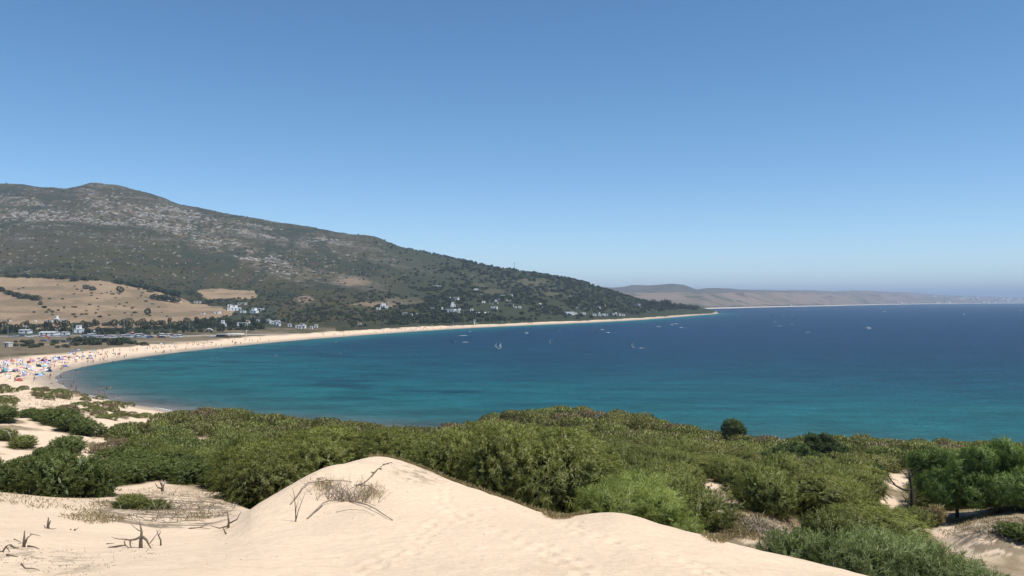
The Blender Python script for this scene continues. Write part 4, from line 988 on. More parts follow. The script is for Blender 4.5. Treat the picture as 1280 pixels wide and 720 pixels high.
# ------------------------------------------------------------------ far trees
FT = []
m_far_leaf = leaf_mat('far_leaf', (.030, .044, .020), (.072, .088, .038), .2)
def far_tree_proto(seed, shape):
    rng = np.random.default_rng(seed); g = random.Random(seed)
    if shape == 'round': bl = [(g.uniform(-.55, .55), g.uniform(-.55, .55), g.uniform(.9, 1.65), g.uniform(.38, .6)) for _ in range(9)]
    elif shape == 'tall': bl = [(g.uniform(-.25, .25), g.uniform(-.25, .25), .5+k*.28, g.uniform(.28, .42)) for k in range(7)]
    else: bl = [(g.uniform(-1, 1), g.uniform(-.6, .6), g.uniform(.5, .95), g.uniform(.35, .5)) for _ in range(11)]
    Cn = np.array([b[:3] for b in bl]); rad = np.array([b[3] for b in bl])
    p, d = on_lobes(Cn, rad, 520, rng, zmin=.1, shell=(.7, 1.08))
    q = blades(p, d+rng.normal(size=p.shape)*.6, .30, .17, .05, rng)
    bm = bmesh.new(); tube(bm, [(0, 0, -.3), (.02, 0, .4), (0, 0, .95)], [.07, .06, .04], 6)
    return quads_mesh('far_crown', q, np.clip(rng.uniform(0, 1, len(p)), 0, 1), d+rng.normal(size=d.shape)*.25), bm_mesh('far_trunk', bm, True)
FTP = {k: [far_tree_proto(300+i+j*10, k) for i in range(4)] for j, k in enumerate(('round', 'tall', 'wide'))}
tg = random.Random(17)
def put_tree(P, s, shape, label, group=None, name='tree', cat='tree', sz=1.0):
    cr, tr = tg.choice(FTP[shape]); r = empty(name, P-Vector((0, 0, .15*s)), tg.uniform(0, 6.28)); r.scale = (s*tg.uniform(.9, 1.15), s*tg.uniform(.9, 1.15), s*sz)
    obj('crown', cr, m_far_leaf, r); obj('trunk', tr, m_bark, r)
    return tag(r, label, cat, group)
def tree_line(line, n, size, shape, label, group, jit=1.5, ymin=330, seed=1):
    xs = [a[0] for a in line]; ps = [a[1] for a in line]
    for k in range(n):
        u = xs[0]+(xs[-1]-xs[0])*((k+tg.uniform(.1, .9))/n); p = float(np.interp(u, xs, ps))+tg.uniform(-jit, jit)
        h = hit(u, p, ymin)
        if h: put_tree(h, tg.uniform(*size), shape if shape != 'belt' else tg.choice(['round', 'round', 'wide', 'wide', 'wide', 'round', 'tall']), label, group)
L1, G1 = 'dark green tree in the belt of trees behind the car park and sheds', 'trees of the belt behind the car park'
tree_line([(-90, 411), (0, 411), (60, 409), (110, 408), (180, 407.5), (250, 406), (330, 406)], 62, (2.2, 3.3), 'belt', L1, G1, 1.0)
tree_line([(-90, 416), (0, 416), (60, 414), (110, 414), (180, 412), (250, 411), (330, 410)], 62, (2.0, 2.9), 'belt', L1, G1, 1.6)
tree_line([(100, 419), (170, 418), (250, 415), (330, 412)], 30, (1.6, 2.3), 'belt', L1, G1, 1.0)
L2, G2 = 'dark tree in the hedge line that cuts across the golden pasture', 'hedge trees in the pasture'
tree_line([(-40, 363), (0, 364), (12, 368), (25, 372), (48, 376)], 16, (3.2, 4.6), 'wide', L2, G2, 1.0, 600)
tree_line([(48, 376), (52, 382), (58, 387)], 4, (1.4, 2), 'wide', L2, G2, .5, 600)
L3, G3 = 'dark tree in the row along the upper edge of the golden pasture', 'trees along the pasture top'
tree_line([(-40, 346), (40, 347), (80, 348.5), (120, 351)], 22, (3.0, 4.6), 'wide', L3, G3, .8, 600)
tree_line([(140, 353), (165, 358), (190, 363), (225, 371)], 16, (3.6, 5.4), 'wide', L3, G3, 1.2, 600)
tree_line([(800, 381.5), (820, 382.5), (845, 385), (872, 387.2)], 26, (4.0, 6.6), 'belt', 'dark tree at the low end of the headland above the far spit', 'trees at the end of the headland', .7, 900)
L4, G4 = 'dark tree in the short row right of the middle of the golden pasture', 'short tree row in the pasture'
tree_line([(188, 374), (200, 376), (222, 379)], 9, (3.0, 4.2), 'round', L4, G4, .6, 600)
for u, p, s, shp, lab in [(151, 366, 4.2, 'round', 'single dark round tree alone in the middle of the golden pasture'), (183, 393.5, 3.6, 'round', 'single round tree near the foot of the golden pasture'), (93, 351.5, 4.0, 'wide', 'single dark tree just below the upper edge of the pasture'),
                          (188, 365.5, 3.6, 'wide', 'dark spreading tree at the right upper corner of the pasture'), (108, 361, 3.6, 'wide', 'left one of two spreading bushes in the upper pasture'), (117, 363, 3.8, 'wide', 'right one of two spreading bushes in the upper pasture')]:
    put_tree(hit(u, p, 600), s, shp, lab)
for k in range(80):
    u, p = tg.gauss(130, 45), tg.uniform(356, 397)
    if not 20 < u < 235 or p > 398: continue
    h = hit(u, p, 600)
    if h: put_tree(h, tg.uniform(.8, 1.7), 'wide', 'small dark bush scattered on the golden pasture', 'bushes scattered on the pasture', 'pasture_bush', 'bush', .8)
for (u0, u1, p0, p1, n, s) in [(86, 176, 424, 430, 34, (1.7, 2.9)), (0, 85, 425, 433, 26, (1.1, 2.0)), (168, 185, 427, 430, 5, (1, 1.6))]:
    for k in range(n):
        h = hit(tg.uniform(u0, u1), tg.uniform(p0, p1)+2, 330)
        if h: put_tree(h, tg.uniform(*s), 'wide', 'low dark bush on the dry flat between the beach and the car park', 'bushes behind the beach', 'low_bush', 'bush', .85)

# wood and scrub on the mountain side: one mass
def hillside_wood(name, items):
    base = []
    for v in range(5):
        rng = np.random.default_rng(700+v); Cn, rad = lobes(1.0, 1.0, 5, rng, .5, (.45, .65))
        p, d = on_lobes(Cn, rad, 46, rng, shell=(.8, 1.05)); q = blades(p-d*.2, d+rng.normal(size=p.shape)*.55, .75, .55, .05, rng)
        base.append((q, rng.uniform(0, 1, len(q)), d+rng.normal(size=d.shape)*.2))
    Qs, Ts, Ns = [], [], []
    for P, s, zs, tn in items:
        q, ti, nr = base[tg.randrange(5)]; Qs.append(q*[s, s, s*zs]+np.array(P)-np.array([0, 0, .2*s])); Ts.append(np.clip(ti*.5+tn, 0, 1)); Ns.append(nr)
    o = obj(name, quads_mesh(name, np.concatenate(Qs), np.concatenate(Ts), np.concatenate(Ns)), m_far_leaf); o['kind'] = 'stuff'
wood_items = []
OPEN = [(505, 377, 26, 5), (480, 380, 36, 3), (618, 364, 18, 3), (600, 357, 8, 3), (668, 352, 22, 4), (690, 368, 20, 2)]
wr = np.random.default_rng(77)
cand_u = wr.uniform(-60, 905, 26000); cand_Y = np.exp(wr.uniform(math.log(600), math.log(2250), 26000))
cz = zat(cand_u, cand_Y); cp = HOR+(CAMZ-cz)/cand_Y*F0; cx = (cand_u-640)/F0*cand_Y
nA = fbm(cx/180, cand_Y/180, 4, 201); nB = fbm(cx/45, cand_Y/45, 3, 202)
csd = shore_sd(cx, cand_Y)
gmask = poly_mask(cand_u, cp, gold_poly) | poly_mask(cand_u, cp, [(246, 364), (262, 361.5), (290, 360.5), (318, 363), (322, 371), (300, 373.5), (260, 374)])
for k in range(26000):
    u, Y, z, p = cand_u[k], cand_Y[k], cz[k], cp[k]
    if csd[k] < 42 or z < 2 or gmask[k]: continue
    rgt = float(np.clip((u-430)/130, 0, 1)); low = float(np.clip((60-z)/40, 0, 1))
    dens = .26+.50*rgt+.45*low*(u > 235)
    dens *= np.clip((nA[k]*.5+nB[k]*.5-.36)*5, .05, 1.5)
    if u < 330 and p < 345: dens *= .55
    if Y < np.interp(u, [0, 200, 330, 440, 900], [640, 700, 760, 760, 600]) and u < 440: continue
    if u > 400 and z < 9 and csd[k] < 130: dens *= .45
    if any(((u-a)/ra)**2+((p-b)/rb)**2 < 1 for a, b, ra, rb in OPEN): dens *= .15
    if wr.random() > dens: continue
    big = 1+1.0*rgt
    wood_items.append(((cx[k], Y, z), wr.uniform(.9, 2.3)*big, wr.uniform(.7, 1.15), wr.uniform(0, .5)))
hillside_wood('hillside_wood', wood_items)
# limestone blocks that stand out of the slope
m_rock = plain('limestone', (.36, .325, .28), .95, .1, .3, .5)
bm = bmesh.new(); nrock = 0
i_, j_ = np.where((rk > .55) & (YY > 1000) & (SD > 60)); sel = np.random.default_rng(3).choice(len(i_), min(1500, len(i_)), False)
for k in sel:
    i, j = i_[k], j_[k]; s = tg.uniform(.9, 2.6)*(1.5 if tg.random() < .15 else 1)
    M = Matrix.Translation((XX[i, j]+tg.uniform(-3, 3), YY[i, j]+tg.uniform(-3, 3), GZ[i, j]+s*.1)) @ Matrix.Rotation(tg.uniform(0, 6.28), 4, 'Z') @ Matrix.Diagonal((s*tg.uniform(1, 2.2), s*tg.uniform(.7, 1.3), s*tg.uniform(.45, .9), 1))
    r_ = bmesh.ops.create_icosphere(bm, subdivisions=1, radius=1, matrix=M)
    for v in r_['verts']: v.co += Vector((tg.uniform(-.25, .25), tg.uniform(-.25, .25), tg.uniform(-.2, .2)))*s
rk_o = obj('limestone_outcrops', bm_mesh('limestone_outcrops', bm, False), m_rock); rk_o['kind'] = 'stuff'
print('WOOD', len(wood_items))

# ------------------------------------------------------------------ buildings
m_white = plain('white_wall', (.84, .83, .80), .8, .2, .05, .3); m_cream = plain('cream_wall', (.62, .56, .46), .8, .2, .06, .3)
m_tile = plain('clay_tile', (.34, .19, .12), .9, .1, .2, 1.5); m_flat = plain('flat_roof', (.72, .70, .66), .9, .1, .08, .5); m_greyroof = plain('grey_roof', (.42, .41, .40), .8, .2, .1, .5)
m_glass = plain('window_glass', (.035, .045, .055), .15, .5, .1, 1.0); m_wood = plain('dark_timber', (.16, .125, .10), .85, .2, .2, 2.0); m_shade = plain('green_shutter', (.08, .13, .10), .7, .2, .1, 1)
def box_bm(bm, x0, x1, y0, y1, z0, z1):
    v = [bm.verts.new(p) for p in ((x0, y0, z0), (x1, y0, z0), (x1, y1, z0), (x0, y1, z0), (x0, y0, z1), (x1, y0, z1), (x1, y1, z1), (x0, y1, z1))]
    for f in ((3, 2, 1, 0), (4, 5, 6, 7), (0, 1, 5, 4), (1, 2, 6, 5), (2, 3, 7, 6), (3, 0, 4, 7)): bm.faces.new([v[k] for k in f])
def box_me(name, *a):
    bm = bmesh.new(); box_bm(bm, *a); return bm_mesh(name, bm)
def gable_me(name, w, d, z0, h, over=.3):
    bm = bmesh.new(); x0, x1, y0, y1 = -w/2-over, w/2+over, -d/2-over, d/2+over
    pts = [(x0, y0, z0), (x1, y0, z0), (x1, y1, z0), (x0, y1, z0), (x0, 0, z0+h), (x1, 0, z0+h)]; v = [bm.verts.new(p) for p in pts]
    for f in ((3, 2, 1, 0), (0, 1, 5, 4), (2, 3, 4, 5), (1, 2, 5), (3, 0, 4)): bm.faces.new([v[k] for k in f])
    return bm_mesh(name, bm)
def house(P, w, d, h, style, rz, label, group=None, wall=None, name='house', cat='house'):
    r = empty(name, P, rz); wall = wall or m_white
    obj('wall', box_me('wall', -w/2, w/2, -d/2, d/2, -2.5, h), wall, r)
    if style == 'gable': obj('roof', gable_me('roof', w, d, h+.003, d*.22), m_tile, r)
    elif style == 'shed': obj('roof', gable_me('roof', w, d, h+.003, d*.12), m_greyroof, r)
    else:
        obj('roof', box_me('roof', -w/2-.15, w/2+.15, -d/2-.15, d/2+.15, h+.003, h+.35), m_flat, r)
        if style == 'stack':
            obj('wall', box_me('upper_wall', -w*.30, w*.22, -d*.32, d/2-.4, h+.36, h+2.9), wall, r); obj('roof', box_me('upper_roof', -w*.32, w*.24, -d*.34, d/2-.3, h+2.903, h+3.15), m_flat, r)
        if style == 'porch': obj('porch', box_me('porch', w/2+.02, w/2+w*.4, -d*.35, d*.35, -2.5, h*.75), m_cream, r)
    n = max(1, int(w/3.2)); sp = w/n
    for k in range(n):
        x = -w/2+sp*(k+.5)
        if k == n//2: obj('door', box_me('door', x-.5, x+.5, -d/2-.06, -d/2-.003, 0, 2.1), m_wood, r)
        else: obj('window', box_me('window', x-.55, x+.55, -d/2-.05, -d/2-.003, .95, 2.15), m_glass, r)
    if style == 'stack': obj('window', box_me('window', -w*.12, w*.06, -d*.32-.05, -d*.32-.003, h+1.2, h+2.2), m_glass, r)
    return tag(r, label, cat, group)
HG = 'white houses on the slope'
def hs(u, p, wpx, hpx, style, label, group=None, wall=None, ymin=330, dratio=.7, rz=None, name='house', cat='house'):
    P = hit(u, p, ymin); k = P.y/F0*.88
    return house(P, wpx*k, max(3.0, wpx*k*dratio) if wpx*k < 16 else 8.0, max(2.3, hpx*k-(.0 if style in ('flat', 'porch') else 1.0)), style, tg.uniform(-.35, .35) if rz is None else rz, label, group, wall, name, cat)
V1 = 'white villa with a flat upper storey'
hs(293, 388, 18, 5, 'stack', 'large white villa with an upper storey right of the golden pasture'); hs(304, 391, 7, 3, 'flat', 'white flat roofed outhouse at the foot of the large white villa')
hs(318, 391, 10, 4, 'stack', 'white house among trees right of the large white villa'); hs(287, 383, 5, 2.5, 'flat', 'small white house up the slope left of the large villa'); hs(303, 381, 11, 2.4, 'flat', 'long low pale house above the large white villa', wall=m_cream)
hs(224, 378, 6, 3, 'gable', 'pale farmhouse with a tiled roof at the end of the short tree row', wall=m_cream); hs(247, 379, 9, 2, 'flat', 'long pale shed in the trees above the pasture corner', wall=m_cream)
hs(254, 393, 5, 2.5, 'gable', 'tiny white farmhouse on the dry field beside dark walls'); hs(272, 392, 8, 2.6, 'flat', 'white farm shed on the dry field right of a tiny farmhouse')
hs(62, 403, 7, 4, 'gable', 'white house in the tree belt, left one of a pair'); hs(71, 402, 6, 3.5, 'stack', 'white house in the tree belt, right one of a pair'); hs(80, 403, 6, 2, 'shed', 'low white shed beside the pair of white houses')
hs(12, 402, 4, 4, 'gable', 'pale house half hidden in trees near the left edge', wall=m_cream); hs(69, 412.5, 7, 4, 'gable', 'white house behind the long white shed'); hs(99, 416, 11, 7, 'stack', 'tall white block at the right end of the sheds')
hs(62, 419.5, 22, 3.2, 'shed', 'long low white shed beside the track', rz=0, name='shed', cat='shed'); hs(82, 419, 9, 3.4, 'shed', 'shorter white shed at the end of the long one', rz=0, name='shed', cat='shed')
hs(32, 416.5, 14, 3.2, 'shed', 'white roofed shed left of the long low shed', rz=0, name='shed', cat='shed'); hs(32, 411.5, 5, 1.6, 'shed', 'small white roof just behind the left shed', rz=0, name='shed', cat='shed')
hs(117, 415, 6, 3.2, 'gable', 'white house between the tall block and the car park trees'); hs(132, 414, 5, 3, 'gable', 'small white house in the trees left of the car park'); hs(150, 407, 4, 2.5, 'gable', 'tiny white house deep in the tree belt')
hs(10, 433.5, 10, 2.4, 'flat', 'low pale beach hut on the flat at the left edge', wall=m_cream, name='beach_hut', cat='hut'); hs(231, 404, 5, 2, 'flat', 'pale roof poking out of the tree belt above the dry flat', wall=m_cream)
hs(279, 408, 8, 4.5, 'stack', 'white house behind the beach bar among trees'); hs(303, 407, 13, 3.2, 'flat', 'long white house right of the one behind the beach bar'); hs(310, 404, 5, 3.5, 'gable', 'white gabled house above the long white one'); hs(316, 399, 5, 2.6, 'gable', 'pinkish house in trees above the long white house', wall=m_cream)
# villas of the right slope
for u, p, w, h, st, lab in [
    (326, 388.5, 9, 2.6, 'flat', 'low white house at the tree edge left of the camp'), (480, 384.5, 11, 4.2, 'stack', 'bright white villa alone below the reddish bare slope'), (473, 387, 6, 2.2, 'flat', 'white annex at the foot of the lone bright villa'),
    (450, 407, 4, 3, 'gable', 'tiny white hut in green scrub just above the beach'), (506, 393.5, 7, 2.2, 'flat', 'low white house left of two white cubes'), (514.5, 395, 2.4, 2, 'flat', 'left one of two tiny white cubes in the scrub'), (521, 395, 2.8, 2.2, 'flat', 'right one of two tiny white cubes in the scrub'),
    (540, 387.5, 7, 2.6, 'flat', 'slanting row house left of the big white terrace'), (553, 389, 4, 3.4, 'stack', 'white cube at the left end of the big terrace'), (566, 383.5, 7, 4.2, 'stack', 'white house with an upper floor above the big terrace'), (562, 390, 17, 3.8, 'porch', 'big white terrace of apartments on the slope'),
    (574, 390, 4, 4.6, 'flat', 'narrow white block at the right end of the big terrace'), (570, 374.5, 8, 2.8, 'flat', 'white villa higher up above the big terrace'), (561, 373.5, 5, 2, 'flat', 'small white house left of the higher villa'), (546, 359, 11, 1.8, 'flat', 'pale long house high on the wooded slope'),
    (590, 391, 8, 3.2, 'stack', 'white house right of the big terrace above a long wall'), (595, 362.5, 6, 1.8, 'flat', 'white house on the reddish scar high on the slope'), (602, 369.5, 3, 2.6, 'gable', 'small white gabled house below the reddish scar'), (604, 378.5, 5, 2, 'flat', 'pale house left of the double white villa'),
    (614, 380, 6, 2.4, 'flat', 'left wing of the double white villa'), (620, 379.5, 6, 3.4, 'stack', 'taller right wing of the double white villa'), (622, 376, 5, 1.8, 'flat', 'white house just above the double villa'), (618, 385.5, 9, 2.6, 'flat', 'long pale house below the double villa'),
    (628, 371, 5, 2, 'flat', 'white house halfway up right of the scar'), (639, 370, 4, 2, 'flat', 'small white house right of another halfway up'), (633.5, 377, 3, 2, 'gable', 'tiny gabled house right of the double villa'), (636, 382.5, 8, 2.6, 'porch', 'white villa with a terrace right of the double villa'), (639, 377.5, 4, 2, 'flat', 'small pale house above the terraced villa'),
    (644, 385, 3, 1.8, 'flat', 'left one of two small houses below the terraced villa'), (649.5, 385, 4, 1.8, 'flat', 'right one of two small houses below the terraced villa'), (711, 393, 13, 3.2, 'porch', 'long white house alone close above the beach'), (729, 393, 6, 2.4, 'flat', 'white house right of the long one above the beach'),
    (722, 385.5, 3, 2, 'flat', 'tiny white house up the slope above the beach villa'), (748, 385.5, 5, 1.8, 'flat', 'pale house in the wood above the white row'), (756, 383, 2, 1.8, 'gable', 'tiny white dot of a house high above the white row'), (797, 381.5, 7, 1.8, 'flat', 'pale green white house high on the end of the wooded ridge')]:
    hs(u, p, w, h, st, lab, ymin=600)
for k, (u, w, h) in enumerate([(743, 5, 2.4), (749.5, 4, 2.8), (754.5, 5, 2.6), (760, 4, 2.2), (765.5, 5, 2.6), (770, 4, 3.2), (774.5, 3, 2.6), (779, 4, 1.6)]):
    hs(u, 394.6+(k % 2)*.3, w, h, 'stack' if k in (1, 5) else 'flat', 'white house of the row standing above the far beach', 'row of white houses above the far beach', ymin=900)
cg = random.Random(41)
for k in range(17):
    u = cg.choice([cg.uniform(318, 398), cg.uniform(338, 396)]); p = np.interp(u, [318, 345, 398], [402, 405, 411])+cg.uniform(-2, 2.5)
    hs(u, p, cg.uniform(2.5, 6), cg.uniform(1.4, 2.4), cg.choice(['flat', 'shed', 'flat']), 'white cabin in the camp among trees behind the beach', 'white cabins of the camp', ymin=500, name='cabin', cat='cabin')
# white tower on the beach edge and its hut
P = hit(593, 405.5, 700); r = empty('white_tower', P); k = P.y/F0
bm = bmesh.new(); tube(bm, [(0, 0, -1), (0, 0, 2.2), (0, 0, 3.4)], [.9, .8, .75], 10); obj('shaft', bm_mesh('tower_shaft', bm), m_white, r)
obj('cabin', box_me('tower_cabin', -.9, .9, -.9, .9, 3.403, 5.0), m_white, r); obj('roof', box_me('tower_roof', -1.1, 1.1, -1.1, 1.1, 5.003, 5.25), m_flat, r); obj('window', box_me('tower_window', -.6, .6, -.95, -.903, 3.9, 4.6), m_glass, r)
tag(r, 'small white watch tower at the back of the middle beach', 'tower')
# beach bar
P = hit(278, 421.3, 400); r = empty('beach_bar', P, -.05); k = P.y/F0
obj('wall', box_me('bar_wall', -6*k, 5*k, -2.5, 2.5, -1.5, 3.2*k), m_wood, r); obj('roof', box_me('bar_roof', -6.4*k, 5.4*k, -3, 3, 3.2*k+.003, 3.8*k), m_greyroof, r)
obj('awning', box_me('bar_awning', 6.5*k, 26*k, -3.4, 2.6, 3.0*k, 4.6*k), m_flat, r)
for x in (8, 14, 20, 25): obj('post', box_me('bar_post', x*k-.12, x*k+.12, -3.2, -2.96, -1.5, 3.0*k-.003), m_wood, r)
obj('terrace', box_me('bar_terrace', -17*k, -6.6*k, -2, 2, -1.5, 1.3*k), m_greyroof, r)
for x in (-4, 0, 3): obj('window', box_me('bar_window', x*k-.7, x*k+.7, -2.56, -2.503, .8, 1.8), m_glass, r)
tag(r, 'timber beach bar with a white awning behind the sand', 'beach bar')

# ------------------------------------------------------------------ poles, mast, wind turbines
m_pole = plain('pole_grey', (.33, .34, .31), .7, .3, .1, 2.0); m_gpole = plain('pole_green', (.16, .22, .17), .7, .3, .1, 2.0); m_wt = plain('turbine_white', (.82, .82, .82), .5, .4, .03, 1)
def pole(u, p, hpx, label, mat, ymin=330, rr=.14, arms=True):
    P = hit(u, p, ymin); h = hpx*P.y/F0; r = empty('power_pole', P)
    bm = bmesh.new(); tube(bm, [(0, 0, -.5), (0, 0, h*.5), (0, 0, h)], [rr*1.25, rr*1.1, rr], 8); obj('post', bm_mesh('pole_post', bm), mat, r)
    if arms: obj('crossarm', box_me('crossarm', -1.0, 1.0, -rr-.12, -rr-.003, h-.7, h-.5), mat, r)
    return tag(r, label, 'pole')
pole(213, 417, 15, 'green power pole before the tree belt behind the dry flat', m_gpole); pole(91, 419, 14, 'grey power pole at the end of the long white shed', m_pole); pole(10, 418, 11, 'grey power pole near the left edge by the sheds', m_pole)
pole(155, 415, 15, 'pale pole rising from the trees behind the parked vans', m_pole); pole(237, 416, 12, 'thin grey pole in the dry flat right of the green one', m_pole, rr=.09)
pole(448, 398, 11, 'grey green pylon in the scrub below the lone bright villa', m_gpole, 600); pole(358, 405, 8, 'thin pole standing among the white cabins of the camp', m_pole, 500, .1); pole(308, 421, 9, 'white pole beside the beach bar awning', m_wt, 400, .12)
i = int(np.searchsorted(GU, 643)); j = int(np.argmin(np.where(GY > 1200, GP[i], 1e9))); P = place(643, GY[j]); h = 10*P.y/F0; r = empty('radio_mast', P)
bm = bmesh.new(); tube(bm, [(0, 0, -1), (0, 0, h)], [.45, .35], 6); obj('mast', bm_mesh('radio_mast', bm), m_pole, r); obj('antenna', box_me('antenna', -.8, .8, -.6, -.5, h*.72, h*.92), m_pole, r); tag(r, 'thin radio mast on the wooded ridge line', 'mast')
def turbine(P, H, rot, label):
    r = empty('wind_turbine', P); bm = bmesh.new(); tube(bm, [(0, 0, -5), (0, 0, H)], [2.0, 1.2], 10); obj('tower', bm_mesh('turbine_tower', bm, True), m_wt, r)
    obj('nacelle', box_me('nacelle', -1.5, 1.5, -3.5, 3.5, H+.003, H+3), m_wt, r)
    for k in range(3):
        a = rot+k*2.094; c, s = math.cos(a), math.sin(a); bm = bmesh.new(); tube(bm, [(0, -4.2, H+1.5), (c*H*.22, -4.2, H+1.5+s*H*.22), (c*H*.55, -4.2, H+1.5+s*H*.55)], [1.0, 1.6, .3], 6); obj('blade', bm_mesh('turbine_blade', bm, True), m_wt, r)
    return tag(r, label, 'wind turbine')
i = int(np.searchsorted(GU, 742)); j = int(np.argmin(np.where(GY > 1200, GP[i], 1e9))); P = place(742, GY[j]+120); P.z = CAMZ-(360-HOR)/F0*P.y; turbine(P, 9, .9, 'small white wind turbine peeking over the end of the wooded ridge')
turbine(coast_at(869, 1.74), 12, .3, 'tiny white wind turbine in the notch of the distant ridge')
# curved white road wall among the villas
bm = bmesh.new(); cp_ = [hit(u, p, 700) for u, p in [(674.5, 379.5), (676.5, 381), (678, 383), (677.5, 385.5), (675.5, 387.5)]]
for a, b_ in zip(cp_[:-1], cp_[1:]):
    d = (b_-a).normalized(); n_ = Vector((-d.y, d.x, 0))*1.2; vs = [bm.verts.new(q_) for q_ in (a-n_+Vector((0, 0, .5)), a+n_+Vector((0, 0, .5)), b_+n_+Vector((0, 0, .5)), b_-n_+Vector((0, 0, .5)))]; bm.faces.new(vs)
bmesh.ops.remove_doubles(bm, verts=bm.verts, dist=.4)
rd = obj('track', bm_mesh('track', bm), plain('pale_track', (.62, .58, .52), .9, .1, .1, .5)); rd['kind'] = 'structure'
# long white garden wall right of the terrace
a, b_ = hit(592, 391.8, 700), hit(611, 392.0, 700); d = b_-a; r = empty('garden_wall', a, math.atan2(d.y, d.x)); obj('panel', box_me('garden_wall', 0, d.length, -.2, .2, -2, 1.5), m_white, r); obj('coping', box_me('coping', -.05, d.length+.05, -.26, .26, 1.503, 1.65), m_flat, r); tag(r, 'long low white garden wall right of the big terrace', 'wall')

# ------------------------------------------------------------------ town and sheds on the far coast
fg = random.Random(55)
for k in range(70):
    u = 1150+150*fg.random()**.7 if k > 5 else fg.choice([1139, 1168, 1172, 1127, 1110, 988]); t_ = fg.uniform(1.05, 1.45) if k > 5 else 1.06
    P = coast_at(u, t_); kk = P.y/F0; w = fg.uniform(1.6, 4.2)*kk; h = fg.uniform(1.1, 2.4)*kk
    r = empty('town_building', P); obj('wall', box_me('town_wall', -w/2, w/2, -w*.3, w*.3, -20, h), fg.choice([m_white, m_white, m_cream]), r)
    obj('roof', box_me('town_roof', -w*.52, w*.52, -w*.32, w*.32, h+.01, h+.1*h), m_flat, r)
    tag(r, 'pale building of the distant town on the far coast', 'building', 'buildings of the distant town')

# ------------------------------------------------------------------ parked cars and vans
CARC = dict(white=(.75, .75, .74), silver=(.42, .43, .45), black=(.02, .02, .024), blue=(.05, .10, .28), red=(.40, .04, .035), grey=(.16, .17, .18))
CARM = {k: plain('paint_'+k, v, .35, .5, .03, 1.0) for k, v in CARC.items()}
m_tyre = plain('tyre_rubber', (.025, .025, .025), .9, .1, .1, 3); m_rim = plain('rim_metal', (.5, .5, .5), .4, .5, .05, 3); m_lamp = plain('lamp_glass', (.7, .7, .66), .2, .5, .03, 3)
def prism(name, prof, w, inset=0.0):
    """side profile (x, z) drawn out across the width; upper points pulled in by inset"""
    bm = bmesh.new(); zt = max(p[1] for p in prof); zb = min(p[1] for p in prof); L_, Rr = [], []
    for x, z in prof:
        k = inset*(z-zb)/(zt-zb); L_.append(bm.verts.new((x, -w/2+k, z))); Rr.append(bm.verts.new((x, w/2-k, z)))
    n = len(prof); bm.faces.new(L_); bm.faces.new(list(reversed(Rr)))
    for k in range(n): bm.faces.new((L_[k], Rr[k], Rr[(k+1) % n], L_[(k+1) % n]))
    bmesh.ops.recalc_face_normals(bm, faces=bm.faces); return bm_mesh(name, bm)
def wheel_me():
    bm = bmesh.new(); bmesh.ops.create_cone(bm, cap_ends=True, segments=14, radius1=.32, radius2=.32, depth=.2, matrix=Matrix.Rotation(R(90), 4, 'X')); return bm_mesh('wheel', bm)
def rim_me():
    bm = bmesh.new(); bmesh.ops.create_cone(bm, cap_ends=True, segments=12, radius1=.19, radius2=.19, depth=.22, matrix=Matrix.Rotation(R(90), 4, 'X')); return bm_mesh('rim', bm)
WH, RM = wheel_me(), rim_me()
def vehicle(kind, paint):
    if kind == 'car':
        body = [(-2.1, .3), (2.05, .3), (2.12, .55), (2.05, .78), (1.2, .92), (-1.7, .98), (-2.1, .85), (-2.15, .55)]
        cab = [(-1.65, .983), (1.12, .93), (.45, 1.42), (-.95, 1.46), (-1.45, 1.2)]; top = (-.95, .4, 1.463, 1.49); w, wx = 1.75, (1.3, -1.3)
    else:
        body = [(-2.6, .35), (2.5, .35), (2.55, .8), (2.3, 1.1), (-2.6, 1.15)]
        cab = [(-2.6, 1.153), (2.27, 1.11), (1.75, 1.8), (-2.55, 1.85)]; top = (-2.5, 1.7, 1.853, 2.25); w, wx = 1.95, (1.7, -1.6)
    r = empty('parked_'+kind); obj('body', prism('body', body, w), CARM[paint], r); obj('window', prism('cab_glass', cab, w-.06, .16), m_glass, r)
    obj('roof', box_me('car_roof', top[0], top[1], -w/2+.18, w/2-.18, top[2], top[3]), CARM[paint], r)
    for x in wx:
        for y in (-w/2+.08, w/2-.08):
            wo_ = obj('wheel', WH, m_tyre, r); wo_.location = (x, y, .32); ri = obj('rim', RM, m_rim, wo_)
    fx = body[3][0]
    for y in (-.62, .62):
        hl = obj('headlight', box_me('headlight', -.03, .03, -.14, .14, -.08, .08), m_lamp, r); hl.location = (fx+.06, y, .68)
    return r
VP = {}
vg = random.Random(23)
def park(u, p, kind, paint, label, group, ymin=330):
    P = hit(u, p, ymin)
    if not P: return
    rz = vg.choice([1.57, -1.57, 0, .2])+vg.uniform(-.2, .2)
    if (kind, paint) not in VP:
        r = vehicle(kind, paint); r.location = P; r.rotation_euler = (0, 0, rz); VP[kind, paint] = r; tag(r, label, kind, group)
    else: dup(VP[kind, paint], loc=P, rz=rz, label=label, group=group)
u = 100.0
while u < 228:
    for row in (0, 1):
        if vg.random() < .78:
            kind = 'van' if vg.random() < .42 else 'car'; paint = vg.choice(['white', 'white', 'white', 'silver', 'black', 'grey', 'blue', 'red']) if kind == 'car' else vg.choice(['white', 'white', 'white', 'silver'])
            park(u+vg.uniform(-1, 1), 422.6-row*1.8+vg.uniform(-.3, .3)-(u-100)*.002, kind, paint, '%s %s parked in the crowded row behind the dry flat' % (paint, kind), '%s %ss in the parking row' % (paint, kind))
    u += vg.uniform(3.2, 5.6)
